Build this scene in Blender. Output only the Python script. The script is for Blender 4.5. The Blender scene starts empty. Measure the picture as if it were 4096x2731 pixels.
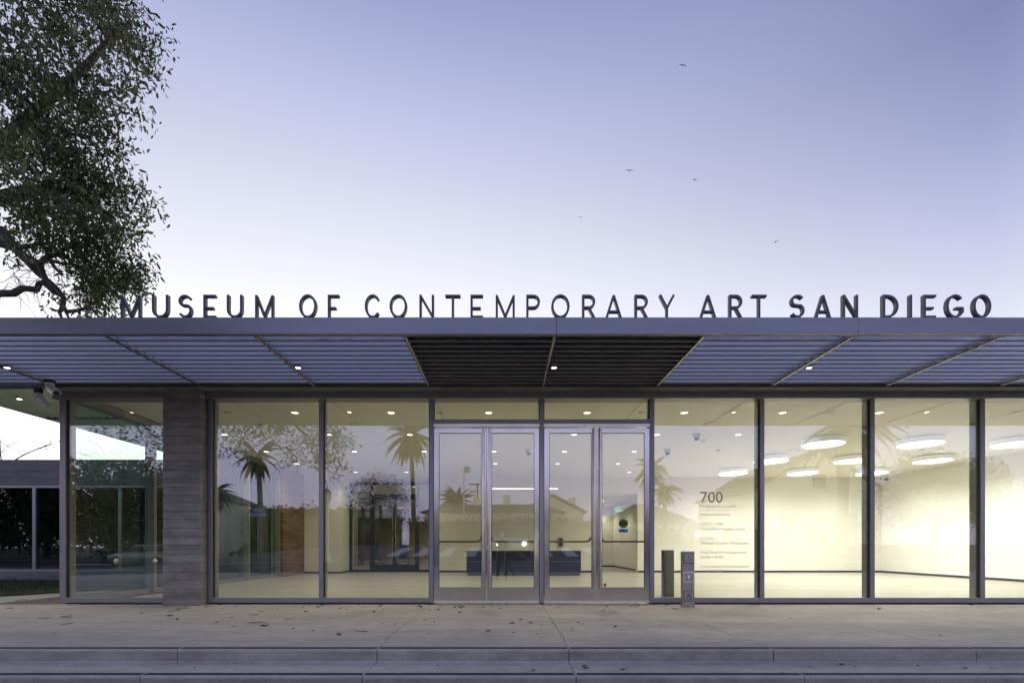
import bpy, math, random
import numpy as np
from mathutils import Vector, Matrix
R = math.radians
random.seed(7); RNG = np.random.default_rng(11)
SC = bpy.context.scene; COL = SC.collection

# ------------------------------------------------------------------ camera, sky, exposure
EYE, DIST = 0.96, 8.16                       # camera height above the plaza, distance to the glass front (m)
cam = bpy.data.cameras.new('camera'); camo = bpy.data.objects.new('camera', cam); COL.objects.link(camo)
camo.location = (0, -DIST, EYE); camo.rotation_euler = (R(90), 0, 0)
cam.sensor_width = 36; cam.lens = 17.0; cam.shift_x = 0.0066; cam.shift_y = 0.2006
cam.clip_start = 0.05; cam.clip_end = 3000
SC.camera = camo

world = bpy.data.worlds.new("World"); SC.world = world; world.use_nodes = True
nt = world.node_tree; bg = nt.nodes['Background']
sky = nt.nodes.new('ShaderNodeTexSky'); sky.sky_type = 'NISHITA'; sky.sun_disc = False
SUN_AZ = R(-15)                                # the sun has set behind the museum, a little to the left
sky.sun_elevation = R(0.4); sky.sun_rotation = SUN_AZ; sky.air_density = 1.0; sky.dust_density = 1.0; sky.ozone_density = 1.0
def wmath(op, a, b=None):
    q = nt.nodes.new('ShaderNodeMath'); q.operation = op
    for i, v in enumerate((a, b)):
        if v is None: continue
        if isinstance(v, (int, float)): q.inputs[i].default_value = v
        else: nt.links.new(v, q.inputs[i])
    return q.outputs[0]
tc = nt.nodes.new('ShaderNodeTexCoord'); sx = nt.nodes.new('ShaderNodeSeparateXYZ'); nt.links.new(tc.outputs['Generated'], sx.inputs[0])
dx, dy, dz = sx.outputs[0], sx.outputs[1], sx.outputs[2]
elev = wmath('DIVIDE', wmath('ARCSINE', wmath('MAXIMUM', dz, 0.0)), math.pi / 2)
hor = wmath('SQRT', wmath('ADD', wmath('ADD', wmath('MULTIPLY', dx, dx), wmath('MULTIPLY', dy, dy)), 1e-6))
caz = wmath('DIVIDE', wmath('ADD', wmath('MULTIPLY', dx, math.sin(SUN_AZ)), wmath('MULTIPLY', dy, math.cos(SUN_AZ))), hor)
taz = wmath('MULTIPLY', wmath('SUBTRACT', 1.0, caz), 0.5)         # 0 towards the sunset, 0.25 at 60 degrees, 1 opposite
def wramp(fac, stops):
    r = nt.nodes.new('ShaderNodeValToRGB'); e = r.color_ramp.elements; r.color_ramp.interpolation = 'B_SPLINE' if False else 'LINEAR'
    while len(e) < len(stops): e.new(0.5)
    for q, (p, c) in zip(e, stops): q.position = p; q.color = (*c, 1)
    nt.links.new(fac, r.inputs[0]); return r.outputs[0]
Z_ = (.125, .150, .33)
warm_side = wramp(elev, [(0, (2.9, 2.5, 2.2)), (10/90, (2.2, 2.1, 2.05)), (17/90, (1.45, 1.42, 1.42)), (25/90, (1.04, 1.04, 1.10)), (30/90, (.89, .91, 1.0)), (34/90, (.77, .80, .95)), (41/90, (.57, .605, .85)), (48/90, (.36, .395, .67)), (60/90, (.22, .255, .50)), (1, Z_)])
mid_side = wramp(elev, [(0, (3.2, 3.0, 2.9)), (9/90, (2.4, 2.35, 2.4)), (15/90, (.95, .96, 1.06)), (21/90, (.70, .72, .91)), (26/90, (.52, .555, .79)), (32/90, (.345, .38, .63)), (38/90, (.232, .262, .49)), (48/90, (.165, .195, .42)), (1, Z_)])
cool_side = wramp(elev, [(0, (.70, .64, .92)), (8/90, (.67, .67, 1.10)), (16/90, (.66, .72, 1.20)), (32/90, (.55, .63, 1.06)), (48/90, (.30, .36, .66)), (1, Z_)])
def wmix(f, a, b):
    m = nt.nodes.new('ShaderNodeMix'); m.data_type = 'RGBA'
    if isinstance(f, float): m.inputs['Factor'].default_value = f
    else: nt.links.new(f, m.inputs['Factor'])
    nt.links.new(a, m.inputs['A']); nt.links.new(b, m.inputs['B']); return m.outputs['Result']
def wrange(v, a, b):
    r = nt.nodes.new('ShaderNodeMapRange'); r.interpolation_type = 'LINEAR' if b < .5 else 'SMOOTHSTEP'; r.inputs[1].default_value = a; r.inputs[2].default_value = b
    nt.links.new(v, r.inputs[0]); return r.outputs[0]
col_ = wmix(wrange(taz, 0.25, 1.0), wmix(wrange(taz, -0.02, 0.25), warm_side, mid_side), cool_side)
nt.links.new(wmix(0.06, col_, sky.outputs[0]), bg.inputs['Color'])
bg.inputs['Strength'].default_value = 0.105

SC.view_settings.view_transform = 'Standard'; SC.view_settings.look = 'None'
SC.view_settings.gamma = 1.0; SC.view_settings.use_curve_mapping = False
SC.view_settings.exposure = 3.25
SC.render.engine = 'CYCLES'
SC.cycles.use_denoising = True
SC.cycles.max_bounces = 10; SC.cycles.transparent_max_bounces = 24; SC.cycles.glossy_bounces = 5
SC.cycles.sample_clamp_indirect = 3.0; SC.cycles.caustics_reflective = False; SC.cycles.caustics_refractive = False

# brightness of the lamps the photograph shows lit (radiance, scene units)
DISC, DOWN, SPOT, BAR = 0.6, 0.5, 0.6, 0.5
WARM, NEUT = (1.0, 0.80, 0.52), (1.0, 0.97, 0.93)

def X(px, z): return (px - 1160) / 1110.5 * z        # survey helpers: photograph bearing + measured depth -> metres
def Zh(py, z): return EYE + (1256 - py) / 1110.5 * z
def P(px, py, z): return Vector((X(px, z), z - DIST, Zh(py, z)))

# ------------------------------------------------------------------ materials
def newmat(name):
    m = bpy.data.materials.new(name); m.use_nodes = True
    n = m.node_tree.nodes; b = n['Principled BSDF']
    return m, m.node_tree, n, b
def setp(b, **k):
    for a, v in k.items(): b.inputs[a.replace('_', ' ')].default_value = v
def pos_noise(t, scale, detail=4, stretch=(1, 1, 1), rough=0.55):
    n = t.nodes
    g = n.new('ShaderNodeNewGeometry'); v = n.new('ShaderNodeVectorMath'); v.operation = 'MULTIPLY'
    v.inputs[1].default_value = stretch; t.links.new(g.outputs['Position'], v.inputs[0])
    z = n.new('ShaderNodeTexNoise'); z.inputs['Scale'].default_value = scale; z.inputs['Detail'].default_value = detail
    z.inputs['Roughness'].default_value = rough; t.links.new(v.outputs[0], z.inputs['Vector'])
    return z.outputs['Fac']
def ramp(t, fac, c0, c1, p0=0.3, p1=0.7):
    r = t.nodes.new('ShaderNodeValToRGB'); r.color_ramp.elements[0].position = p0; r.color_ramp.elements[1].position = p1
    r.color_ramp.elements[0].color = (*c0, 1); r.color_ramp.elements[1].color = (*c1, 1); t.links.new(fac, r.inputs[0]); return r.outputs[0]
def mixc(t, a, b, fac=1.0, mode='MULTIPLY'):
    m = t.nodes.new('ShaderNodeMix'); m.data_type = 'RGBA'; m.blend_type = mode
    if isinstance(fac, (int, float)): m.inputs['Factor'].default_value = fac
    else: t.links.new(fac, m.inputs['Factor'])
    for s, k in ((a, 'A'), (b, 'B')):
        if isinstance(s, tuple): m.inputs[k].default_value = (*s, 1)
        else: t.links.new(s, m.inputs[k])
    return m.outputs['Result']
def bump(t, b, fac, strength=0.2, dist=0.01):
    n = t.nodes.new('ShaderNodeBump'); n.inputs['Strength'].default_value = strength; n.inputs['Distance'].default_value = dist
    t.links.new(fac, n.inputs['Height']); t.links.new(n.outputs[0], b.inputs['Normal'])
def simple(name, col, rough=0.5, metal=0.0, var=0.12, scale=6, stretch=(1, 1, 1), bmp=0.0, spec=None, emit=None, estr=0):
    m, t, n, b = newmat(name)
    f = pos_noise(t, scale, 5, stretch)
    c = ramp(t, f, tuple(x * (1 - var) for x in col), tuple(min(1, x * (1 + var)) for x in col))
    t.links.new(c, b.inputs['Base Color']); setp(b, Roughness=rough, Metallic=metal)
    if spec is not None: b.inputs['Specular IOR Level'].default_value = spec
    if bmp: bump(t, b, f, bmp)
    if emit: b.inputs['Emission Color'].default_value = (*emit, 1); b.inputs['Emission Strength'].default_value = estr
    return m
def emitter(name, col, s):
    m, t, n, b = newmat(name)
    setp(b, Base_Color=(0.8, 0.8, 0.8, 1), Roughness=0.5, Emission_Color=(*col, 1), Emission_Strength=s); return m
def concrete(name, c0, c1, stain=(0.75, 0.74, 0.74), streak=(0.25, 1.6, 1), rough=0.75, bmp=0.25):
    m, t, n, b = newmat(name)
    big = pos_noise(t, 0.9, 6, streak, 0.62); fine = pos_noise(t, 60, 3); mid = pos_noise(t, 7, 6, (0.5, 1, 1), 0.7); spk = pos_noise(t, 160, 2)
    c = ramp(t, big, c0, c1, 0.32, 0.68)
    c = mixc(t, c, ramp(t, mid, stain, (1.04, 1.04, 1.04), 0.3, 0.62))
    c = mixc(t, c, ramp(t, fine, (0.86, 0.86, 0.86), (1.1, 1.1, 1.1), 0.3, 0.7))
    c = mixc(t, c, ramp(t, spk, (0.8, 0.8, 0.8), (1, 1, 1), 0.26, 0.36))
    t.links.new(c, b.inputs['Base Color']); setp(b, Roughness=rough); bump(t, b, fine, bmp, 0.002); return m
def glassy(name, tint_c, r0, dusty=0.0):
    """Thin pane: clear transmission tinted by the glass, mirror reflection by Schlick's law."""
    m, t, n, b = newmat(name); n.remove(b); L = t.links
    g = n.new('ShaderNodeNewGeometry'); d = n.new('ShaderNodeVectorMath'); d.operation = 'DOT_PRODUCT'
    L.new(g.outputs['Normal'], d.inputs[0]); L.new(g.outputs['Incoming'], d.inputs[1])
    def M(op, a, bb=None):
        q = n.new('ShaderNodeMath'); q.operation = op
        for i, s in enumerate((a, bb)):
            if s is None: continue
            if isinstance(s, (int, float)): q.inputs[i].default_value = s
            else: L.new(s, q.inputs[i])
        return q.outputs[0]
    k = M('POWER', M('SUBTRACT', 1.0, M('ABSOLUTE', d.outputs['Value'])), 5.0)
    fac = M('MINIMUM', M('ADD', M('MULTIPLY', k, 1 - r0), r0), 1.0)
    tr = n.new('ShaderNodeBsdfTransparent'); tr.inputs[0].default_value = (*tint_c, 1)
    gl = n.new('ShaderNodeBsdfGlossy'); gl.inputs['Roughness'].default_value = 0.0; gl.inputs[0].default_value = (0.97, 0.97, 1.0, 1)
    mx = n.new('ShaderNodeMixShader'); L.new(fac, mx.inputs[0]); L.new(tr.outputs[0], mx.inputs[1]); L.new(gl.outputs[0], mx.inputs[2])
    out = mx.outputs[0]
    if dusty:
        df = n.new('ShaderNodeBsdfDiffuse'); df.inputs[0].default_value = (0.6, 0.62, 0.6, 1)
        dd = pos_noise(t, 14, 6, (1.4, 1.4, 0.5), 0.75)
        rr = n.new('ShaderNodeMapRange'); rr.inputs[1].default_value = 0.5; rr.inputs[2].default_value = 0.85
        rr.inputs[3].default_value = 0.0; rr.inputs[4].default_value = dusty; L.new(dd, rr.inputs[0])
        m2 = n.new('ShaderNodeMixShader'); L.new(rr.outputs[0], m2.inputs[0]); L.new(out, m2.inputs[1]); L.new(df.outputs[0], m2.inputs[2]); out = m2.outputs[0]
    L.new(out, n['Material Output'].inputs[0]); return m
def leafmat(name, c0, c1, rough=0.38, trans=0.25):
    m, t, n, b = newmat(name)
    g = n.new('ShaderNodeNewGeometry')
    c = ramp(t, g.outputs['Random Per Island'], c0, c1, 0.0, 1.0)
    cl = pos_noise(t, 1.4, 3); c = mixc(t, c, ramp(t, cl, (0.6, 0.62, 0.6), (1.35, 1.3, 1.1), 0.35, 0.65))
    t.links.new(c, b.inputs['Base Color']); setp(b, Roughness=rough); b.inputs['Specular IOR Level'].default_value = 0.5
    tr = n.new('ShaderNodeBsdfTranslucent'); t.links.new(c, tr.inputs[0])
    mx = n.new('ShaderNodeMixShader'); mx.inputs[0].default_value = trans
    t.links.new(b.outputs[0], mx.inputs[1]); t.links.new(tr.outputs[0], mx.inputs[2]); t.links.new(mx.outputs[0], n['Material Output'].inputs[0]); return m

M = {}
M['plaza'] = concrete('plaza concrete', (0.36, 0.335, 0.295), (0.52, 0.48, 0.43), (0.76, 0.75, 0.735))
M['riser'] = concrete('riser concrete', (0.31, 0.285, 0.245), (0.43, 0.40, 0.35), (0.68, 0.68, 0.68), (1.2, 1, 3.0))
M['joint'] = simple('joint dark', (0.13, 0.12, 0.11), 0.9)
M['nosing'] = simple('nosing grit', (0.02, 0.021, 0.026), 0.8, var=0.3, scale=90, bmp=0.3)
M['board'] = concrete('board formed concrete', (0.20, 0.186, 0.168), (0.34, 0.318, 0.288), (0.66, 0.66, 0.66), (0.8, 0.8, 9.0), 0.85, 0.35)
M['board_dark'] = concrete('grey concrete', (0.15, 0.147, 0.143), (0.215, 0.21, 0.205), (0.75, 0.75, 0.75), (0.6, 0.6, 6.0), 0.85, 0.3)
M['frame'] = simple('anodised frame', (0.30, 0.285, 0.31), 0.42, 0.55, 0.05, 2)
M['frame_in'] = simple('inner mullion paint', (0.22, 0.215, 0.19), 0.5, 0.1, 0.05)
M['gasket'] = simple('black gasket', (0.012, 0.012, 0.013), 0.6)
M['fascia'] = simple('fascia metal', (0.225, 0.228, 0.265), 0.40, 0.6, 0.07, 1.3, (0.4, 1, 3))
M['blade'] = simple('louvre metal', (0.60, 0.59, 0.61), 0.34, 0.85, 0.05, 1.5, (0.3, 1, 1))
M['beam'] = simple('canopy beam paint', (0.11, 0.108, 0.112), 0.5, 0.3, 0.08, 3)
M['nose'] = simple('louvre nose', (0.36, 0.355, 0.37), 0.5)
M['cover'] = simple('solid canopy roof', (0.015, 0.015, 0.017), 0.7)
M['letter'] = simple('letter charcoal', (0.075, 0.075, 0.09), 0.45, 0.3, 0.08, 14)
M['cream'] = simple('cream wall paint', (0.80, 0.775, 0.695), 0.8, var=0.015, scale=1)
M['white'] = simple('white wall paint', (0.84, 0.83, 0.78), 0.8, var=0.012, scale=1)
M['ceil'] = simple('ceiling paint', (0.78, 0.76, 0.69), 0.85, var=0.01, scale=1)
M['tan'] = simple('tan wall paint', (0.60, 0.46, 0.27), 0.7, var=0.06)
M['floor'] = concrete('lobby floor', (0.36, 0.33, 0.265), (0.46, 0.425, 0.345), (0.88, 0.88, 0.88), (0.5, 1.5, 1), 0.33, 0.05)
M['base'] = simple('baseboard', (0.02, 0.02, 0.022), 0.5)
M['white_metal'] = simple('white enamel', (0.72, 0.72, 0.70), 0.4, var=0.03)
M['darkglass'] = simple('lens black', (0.012, 0.012, 0.016), 0.12)
M['navy'] = simple('navy desk laminate', (0.012, 0.017, 0.045), 0.35, var=0.25, scale=5, stretch=(0.3, 1, 8))
M['black'] = simple('black paint', (0.015, 0.015, 0.016), 0.5)
M['woodbrown'] = simple('brown wood', (0.22, 0.09, 0.04), 0.5, var=0.3, scale=4, stretch=(1, 1, 6))
M['blue'] = simple('sign blue', (0.02, 0.06, 0.30), 0.4, var=0.05)
M['blueprint'] = simple('sticker blue', (0.03, 0.20, 0.55), 0.5, var=0.05)
M['red'] = simple('sticker red', (0.50, 0.04, 0.015), 0.5, var=0.08)
M['green'] = simple('sticker green', (0.12, 0.17, 0.01), 0.5, var=0.1)
M['ink'] = simple('print black', (0.01, 0.01, 0.012), 0.6)
M['emblem'] = simple('emblem blue', (0.02, 0.03, 0.20), 0.5)
M['whitep'] = simple('print white', (0.75, 0.75, 0.75), 0.6, var=0.02)
M['vinyl'] = simple('grey vinyl', (0.50, 0.49, 0.48), 0.6, var=0.03)
M['steel'] = None
m, t, n, b = newmat('brushed stainless'); M['steel'] = m
f = pos_noise(t, 5, 6, (30, 30, 0.25), 0.7); f2 = pos_noise(t, 2.2, 4, (1, 1, 1))
t.links.new(ramp(t, f2, (0.56, 0.53, 0.495), (0.70, 0.665, 0.63)), b.inputs['Base Color']); setp(b, Metallic=1.0)
rr = n.new('ShaderNodeMapRange'); rr.inputs[3].default_value = 0.12; rr.inputs[4].default_value = 0.24
t.links.new(f2, rr.inputs[0]); t.links.new(rr.outputs[0], b.inputs['Roughness']); bump(t, b, f, 0.03, 0.001)
m, t, n, b = newmat('travertine cladding'); M['clad'] = m
f = pos_noise(t, 2.3, 9, (0.7, 0.7, 7.0), 0.68); f2 = pos_noise(t, 0.9, 3, (1, 1, 3))
c = ramp(t, f, (0.085, 0.052, 0.027), (0.26, 0.172, 0.088), 0.35, 0.68); c = mixc(t, c, ramp(t, f2, (0.7, 0.65, 0.6), (1.2, 1.15, 1.1)))
t.links.new(c, b.inputs['Base Color']); setp(b, Roughness=0.55); bump(t, b, f, 0.2, 0.004)
M['glass'] = glassy('lobby glass', (0.94, 0.965, 0.93), 0.165, 0.008)
M['glass_side'] = glassy('side glass', (0.78, 0.93, 0.85), 0.03, 0.002)
M['rim_glow'] = emitter('disc rim', NEUT, 0.035)
M['postgreen'] = simple('dark post back', (0.05, 0.065, 0.055), 0.5)  # shade on the post's unlit back is put into this base colour
M['jeans'] = simple('dark trousers', (0.03, 0.032, 0.04), 0.85)
M['jacket'] = simple('dark jacket', (0.02, 0.02, 0.022), 0.85)
M['skin'] = simple('skin', (0.45, 0.28, 0.20), 0.6)
M['glass_dark'] = glassy('wing glass', (0.55, 0.6, 0.6), 0.08)
M['disc_lens'] = emitter('disc lamp lens', NEUT, DISC)
M['down_lens'] = emitter('downlight lens', (1, .93, .76), DOWN)
M['spot_lens'] = emitter('canopy lamp lens', WARM, SPOT * 4)
M['bar_lens'] = emitter('bar lamp lens', (1, 0.92, 0.8), BAR)
M['exit_lens'] = emitter('exit sign green', (0.05, 1.0, 0.35), 0.13)
M['head_lens'] = emitter('headlight', (1.0, 0.92, 0.72), 9)
M['lantern_lens'] = simple('lantern glass', (0.5, 0.5, 0.48), 0.3)
M['asphalt'] = simple('asphalt', (0.05, 0.05, 0.052), 0.85, var=0.25, scale=20, bmp=0.2)
M['paint'] = simple('road paint', (0.6, 0.6, 0.57), 0.7)
M['grass'] = simple('lawn soil', (0.035, 0.05, 0.015), 0.9, var=0.4, scale=3)
M['blades'] = leafmat('grass blades', (0.022, 0.04, 0.010), (0.06, 0.085, 0.022), 0.6, 0.2)
M['bark'] = simple('grey bark', (0.10, 0.085, 0.075), 0.85, var=0.35, scale=14, stretch=(1, 1, 0.4), bmp=0.5)
M['leaf'] = leafmat('fig leaves', (0.045, 0.07, 0.035), (0.19, 0.22, 0.085), 0.33, 0.35)
M['leaf2'] = leafmat('dark tree leaves', (0.012, 0.024, 0.010), (0.035, 0.055, 0.02))
M['palm'] = leafmat('palm fronds', (0.06, 0.075, 0.03), (0.13, 0.14, 0.06))
M['hedge'] = leafmat('hedge leaves', (0.03, 0.045, 0.012), (0.08, 0.095, 0.03))
M['dead'] = simple('dead leaf brown', (0.10, 0.062, 0.028), 0.7, var=0.5, scale=25)
M['dead2'] = simple('dead leaf dark', (0.05, 0.035, 0.02), 0.7, var=0.5, scale=25)
M['stucco'] = simple('white stucco', (0.72, 0.69, 0.62), 0.9, var=0.05, scale=2)
M['roof'] = simple('roof shingle', (0.13, 0.10, 0.085), 0.9, var=0.3, scale=6, stretch=(1, 1, 6))
M['carwhite'] = simple('car paint pale', (0.55, 0.56, 0.58), 0.25, 0.2, 0.02)
M['cardark'] = simple('car paint dark', (0.02, 0.022, 0.028), 0.2, 0.2, 0.02)
M['carblue'] = simple('car paint grey blue', (0.10, 0.15, 0.19), 0.25, 0.3, 0.02)
M['tyre'] = simple('tyre rubber', (0.015, 0.015, 0.015), 0.8)
M['hydrant'] = simple('hydrant yellow', (0.55, 0.42, 0.10), 0.5)
M['gull'] = simple('bird grey', (0.60, 0.60, 0.64), 0.7)
M['flagred'] = simple('flag red', (0.35, 0.03, 0.04), 0.7)

# ------------------------------------------------------------------ mesh builder
class MB:
    def __init__(s): s.v = []; s.f = []; s.sm = False
    def box(s, x0, x1, y0, y1, z0, z1):
        o = len(s.v); s.v += [(x, y, z) for z in (z0, z1) for y in (y0, y1) for x in (x0, x1)]
        s.f += [tuple(o + i for i in q) for q in ((0, 2, 3, 1), (4, 5, 7, 6), (0, 1, 5, 4), (2, 6, 7, 3), (1, 3, 7, 5), (0, 4, 6, 2))]; return s
    def prism(s, prof, axis, a, b):
        """closed 2-D profile swept along an axis ('x': prof is (y,z); 'y': (x,z); 'z': (x,y))"""
        o = len(s.v); k = len(prof)
        for w in (a, b):
            for p, q in prof: s.v.append({'x': (w, p, q), 'y': (p, w, q), 'z': (p, q, w)}[axis])
        s.f += [(o + i, o + (i + 1) % k, o + k + (i + 1) % k, o + k + i) for i in range(k)]
        s.f += [tuple(o + i for i in reversed(range(k))), tuple(o + k + i for i in range(k))]; return s
    def tube(s, pts, rad, n=8, cap=True):
        pts = [Vector(p) for p in pts]; o = len(s.v); K = len(pts)
        if not hasattr(rad, '__len__'): rad = [rad] * K
        up = None
        for i, p in enumerate(pts):
            d = (pts[min(i + 1, K - 1)] - pts[max(i - 1, 0)]).normalized()
            if up is None: up = Vector((0, 0, 1)) if abs(d.z) < 0.9 else Vector((1, 0, 0))
            a = d.cross(up)
            if a.length < 1e-4: a = d.orthogonal()
            a.normalize(); c = a.cross(d); up = c
            for j in range(n):
                q = 2 * math.pi * j / n; s.v.append(tuple(p + (a * math.cos(q) + c * math.sin(q)) * rad[i]))
        for i in range(K - 1):
            for j in range(n): s.f.append((o + i * n + j, o + i * n + (j + 1) % n, o + (i + 1) * n + (j + 1) % n, o + (i + 1) * n + j))
        if cap: s.f += [tuple(o + j for j in reversed(range(n))), tuple(o + (K - 1) * n + j for j in range(n))]
        return s
    def lathe(s, prof, c, n=20, axis='z'):
        """(r,h) profile turned about an axis through c"""
        o = len(s.v); K = len(prof)
        for r, h in prof:
            for j in range(n):
                q = 2 * math.pi * j / n; u, w = r * math.cos(q), r * math.sin(q)
                s.v.append({'z': (c[0] + u, c[1] + w, c[2] + h), 'y': (c[0] + u, c[1] + h, c[2] + w), 'x': (c[0] + h, c[1] + u, c[2] + w)}[axis])
        for i in range(K - 1):
            for j in range(n): s.f.append((o + i * n + j, o + i * n + (j + 1) % n, o + (i + 1) * n + (j + 1) % n, o + (i + 1) * n + j))
        s.f += [tuple(o + j for j in reversed(range(n))), tuple(o + (K - 1) * n + j for j in range(n))]; return s
    def stroke(s, pts, w, place, d0, d1, closed=False):
        """flat pen stroke of width w along 2-D points, extruded from depth d0 to d1; place(u,v,d) -> xyz"""
        K = len(pts); L = []; Rr = []
        for i in range(K):
            a = pts[i - 1] if (i > 0 or closed) else pts[i]; c = pts[(i + 1) % K] if (i < K - 1 or closed) else pts[i]; p = pts[i]
            def nn(q, r):
                dx, dy = r[0] - q[0], r[1] - q[1]; l = math.hypot(dx, dy) or 1e-9; return (-dy / l, dx / l)
            n1 = nn(a, p) if a != p else nn(p, c); n2 = nn(p, c) if c != p else n1
            mx, my = n1[0] + n2[0], n1[1] + n2[1]; l = math.hypot(mx, my) or 1e-9; mx /= l; my /= l
            k = min(2.2, 1 / max(0.3, mx * n1[0] + my * n1[1])) * w / 2
            L.append((p[0] + mx * k, p[1] + my * k)); Rr.append((p[0] - mx * k, p[1] - my * k))
        o = len(s.v)
        for d in (d0, d1):
            for i in range(K): s.v += [place(*L[i], d), place(*Rr[i], d)]
        q = 2 * K
        for i in range(K if closed else K - 1):
            a, bb = 2 * i, 2 * ((i + 1) % K)
            s.f += [(o + a, o + a + 1, o + bb + 1, o + bb), (o + q + a, o + q + bb, o + q + bb + 1, o + q + a + 1),
                    (o + a, o + bb, o + q + bb, o + q + a), (o + a + 1, o + q + a + 1, o + q + bb + 1, o + bb + 1)]
        if not closed:
            s.f += [(o, o + q, o + q + 1, o + 1), (o + 2 * K - 2, o + 2 * K - 1, o + q + 2 * K - 1, o + q + 2 * K - 2)]
        return s
    def mesh(s, name, mat, smooth=False, off=(0, 0, 0)):
        me = bpy.data.meshes.new(name)
        vv = [(x - off[0], y - off[1], z - off[2]) for x, y, z in s.v]
        me.from_pydata(vv, [], s.f)
        if mat: me.materials.append(M[mat] if isinstance(mat, str) else mat)
        import bmesh
        if len(s.f) < 20000:
            bm = bmesh.new(); bm.from_mesh(me); bmesh.ops.recalc_face_normals(bm, faces=bm.faces); bm.to_mesh(me); bm.free()
        if smooth:
            me.polygons.foreach_set('use_smooth', [True] * len(me.polygons))
            try: me.set_sharp_from_angle(angle=R(38))
            except Exception: pass
        return me
    def build(s, name, mat, parent=None, smooth=False, bevel=0, **k):
        off = tuple(wloc(parent)) if parent else (0, 0, 0)
        o = bpy.data.objects.new(name, s.mesh(name, mat, smooth, off)); COL.objects.link(o)
        if parent: o.parent = parent
        if bevel:
            md = o.modifiers.new('bevel', 'BEVEL'); md.width = bevel; md.segments = 2; md.limit_method = 'ANGLE'; md.angle_limit = R(40)
        for a, v in k.items(): o[a] = v
        return o
def wloc(o):
    l = Vector(o.location)
    while o.parent: o = o.parent; l += Vector(o.location)
    return l
def box(name, mat, parent, x0, x1, y0, y1, z0, z1, bevel=0, **k): return MB().box(x0, x1, y0, y1, z0, z1).build(name, mat, parent, bevel=bevel, **k)
def thing(name, label, cat, loc=(0, 0, 0), group=None):
    o = bpy.data.objects.new(name, None); COL.objects.link(o); o.location = loc; o.empty_display_size = 0.1
    o['label'] = label; o['category'] = cat
    if group: o['group'] = group
    return o
def tag(o, label, cat, group=None):
    o['label'] = label; o['category'] = cat
    if group: o['group'] = group
    return o
def copy_tree(o, loc=None, parent=None, label=None):
    c = o.copy(); COL.objects.link(c); c.parent = parent
    if loc is not None: c.location = loc
    if label: c['label'] = label
    for ch in list(o.children): copy_tree(ch, None, c)
    return c
def inst(src, parent, loc=None):
    c = src.copy(); COL.objects.link(c); c.parent = parent
    if loc is not None: c.location = loc
    return c
DG = None
def text_mesh(txt, width=None, height=None, depth=0.001, spacing=1.0):
    cu = bpy.data.curves.new('lettering', 'FONT'); cu.body = txt; cu.extrude = depth / 2; cu.space_character = spacing; cu.resolution_u = 4
    o = bpy.data.objects.new('lettering', cu); COL.objects.link(o)
    dg = bpy.context.evaluated_depsgraph_get(); dg.update()
    me = bpy.data.meshes.new_from_object(o.evaluated_get(dg)); bpy.data.objects.remove(o)
    co = np.empty(len(me.vertices) * 3, np.float32); me.vertices.foreach_get('co', co); co = co.reshape(-1, 3)
    x0, x1 = co[:, 0].min(), co[:, 0].max(); k = width / (x1 - x0) if width else 1.0
    if height: k = height / co[:, 1].max()
    polys = [tuple(p.vertices) for p in me.polygons]; co[:, 0] -= x0; co[:, :2] *= k
    bpy.data.meshes.remove(me); return co, polys
def add_text(mb, txt, org, u=(1, 0, 0), v=(0, 0, 1), nrm=(0, -1, 0), **k):
    co, polys = text_mesh(txt, **k); o = len(mb.v)
    u, v, nrm, org = Vector(u), Vector(v), Vector(nrm), Vector(org)
    for a, bb, c in co: mb.v.append(tuple(org + u * float(a) + v * float(bb) + nrm * float(c)))
    mb.f += [tuple(o + i for i in p) for p in polys]; return float(co[:, 0].max())

# ================================================================== GROUND
MOD = 1.8625; X0 = -1.247                              # facade module and a module line
lines = [X0 + MOD * k for k in range(-6, 9)]
def terr(x, y):                                        # street climbs gently away from the museum, more so to the east
    s = min(1, max(0, (x + 26) / 18)); s = s * s * (3 - 2 * s)
    if y > -7.5: return -0.36
    return -0.36 + s * 1.45 * min(1, max(0, (-7.9 - y) / 14))
gm = MB()
xs = [-900, -200, -80, -50, -40, -34] + list(range(-30, 31, 2)) + [34, 40, 60, 120, 900]
ys = [-900, -200, -90, -60, -45, -38, -34] + [-32 + 1.5 * i for i in range(17)] + [-7.4, 60, 900]
for y in ys:
    for x in xs: gm.v.append((x, y, terr(x, y) - 0.03))
W = len(xs)
for j in range(len(ys) - 1):
    for i in range(W - 1): gm.f.append((j * W + i, j * W + i + 1, (j + 1) * W + i + 1, (j + 1) * W + i))
gm.build('ground', 'grass', kind='structure')
def sheet(name, mat, x0, x1, y0, y1, up, nx=24, ny=10, **k):
    m_ = MB()
    for j in range(ny + 1):
        for i in range(nx + 1):
            x = x0 + (x1 - x0) * i / nx; y = y0 + (y1 - y0) * j / ny; m_.v.append((x, y, terr(x, y) + up))
    for j in range(ny):
        for i in range(nx): a = j * (nx + 1) + i; m_.f.append((a, a + 1, a + nx + 2, a + nx + 1))
    return m_.build(name, mat, **k)
sheet('road', 'asphalt', -90, 90, -24, -10.5, 0.01, 60, 20, kind='structure')
sheet('sidewalk', 'plaza', -90, 90, -10.3, -5.2, 0.11, 60, 8, kind='structure')
sheet('sidewalk', 'plaza', -90, 90, -26.5, -24.2, 0.11, 60, 6, kind='structure')
for i in range(9):
    sheet('crosswalk_stripe', 'paint', -6 + i * 1.3, -5.4 + i * 1.3, -20, -16, 0.022, 2, 4, kind='structure')
sheet('lane_line', 'paint', -90, 90, -14.1, -13.97, 0.024, 60, 1, kind='structure')

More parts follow.
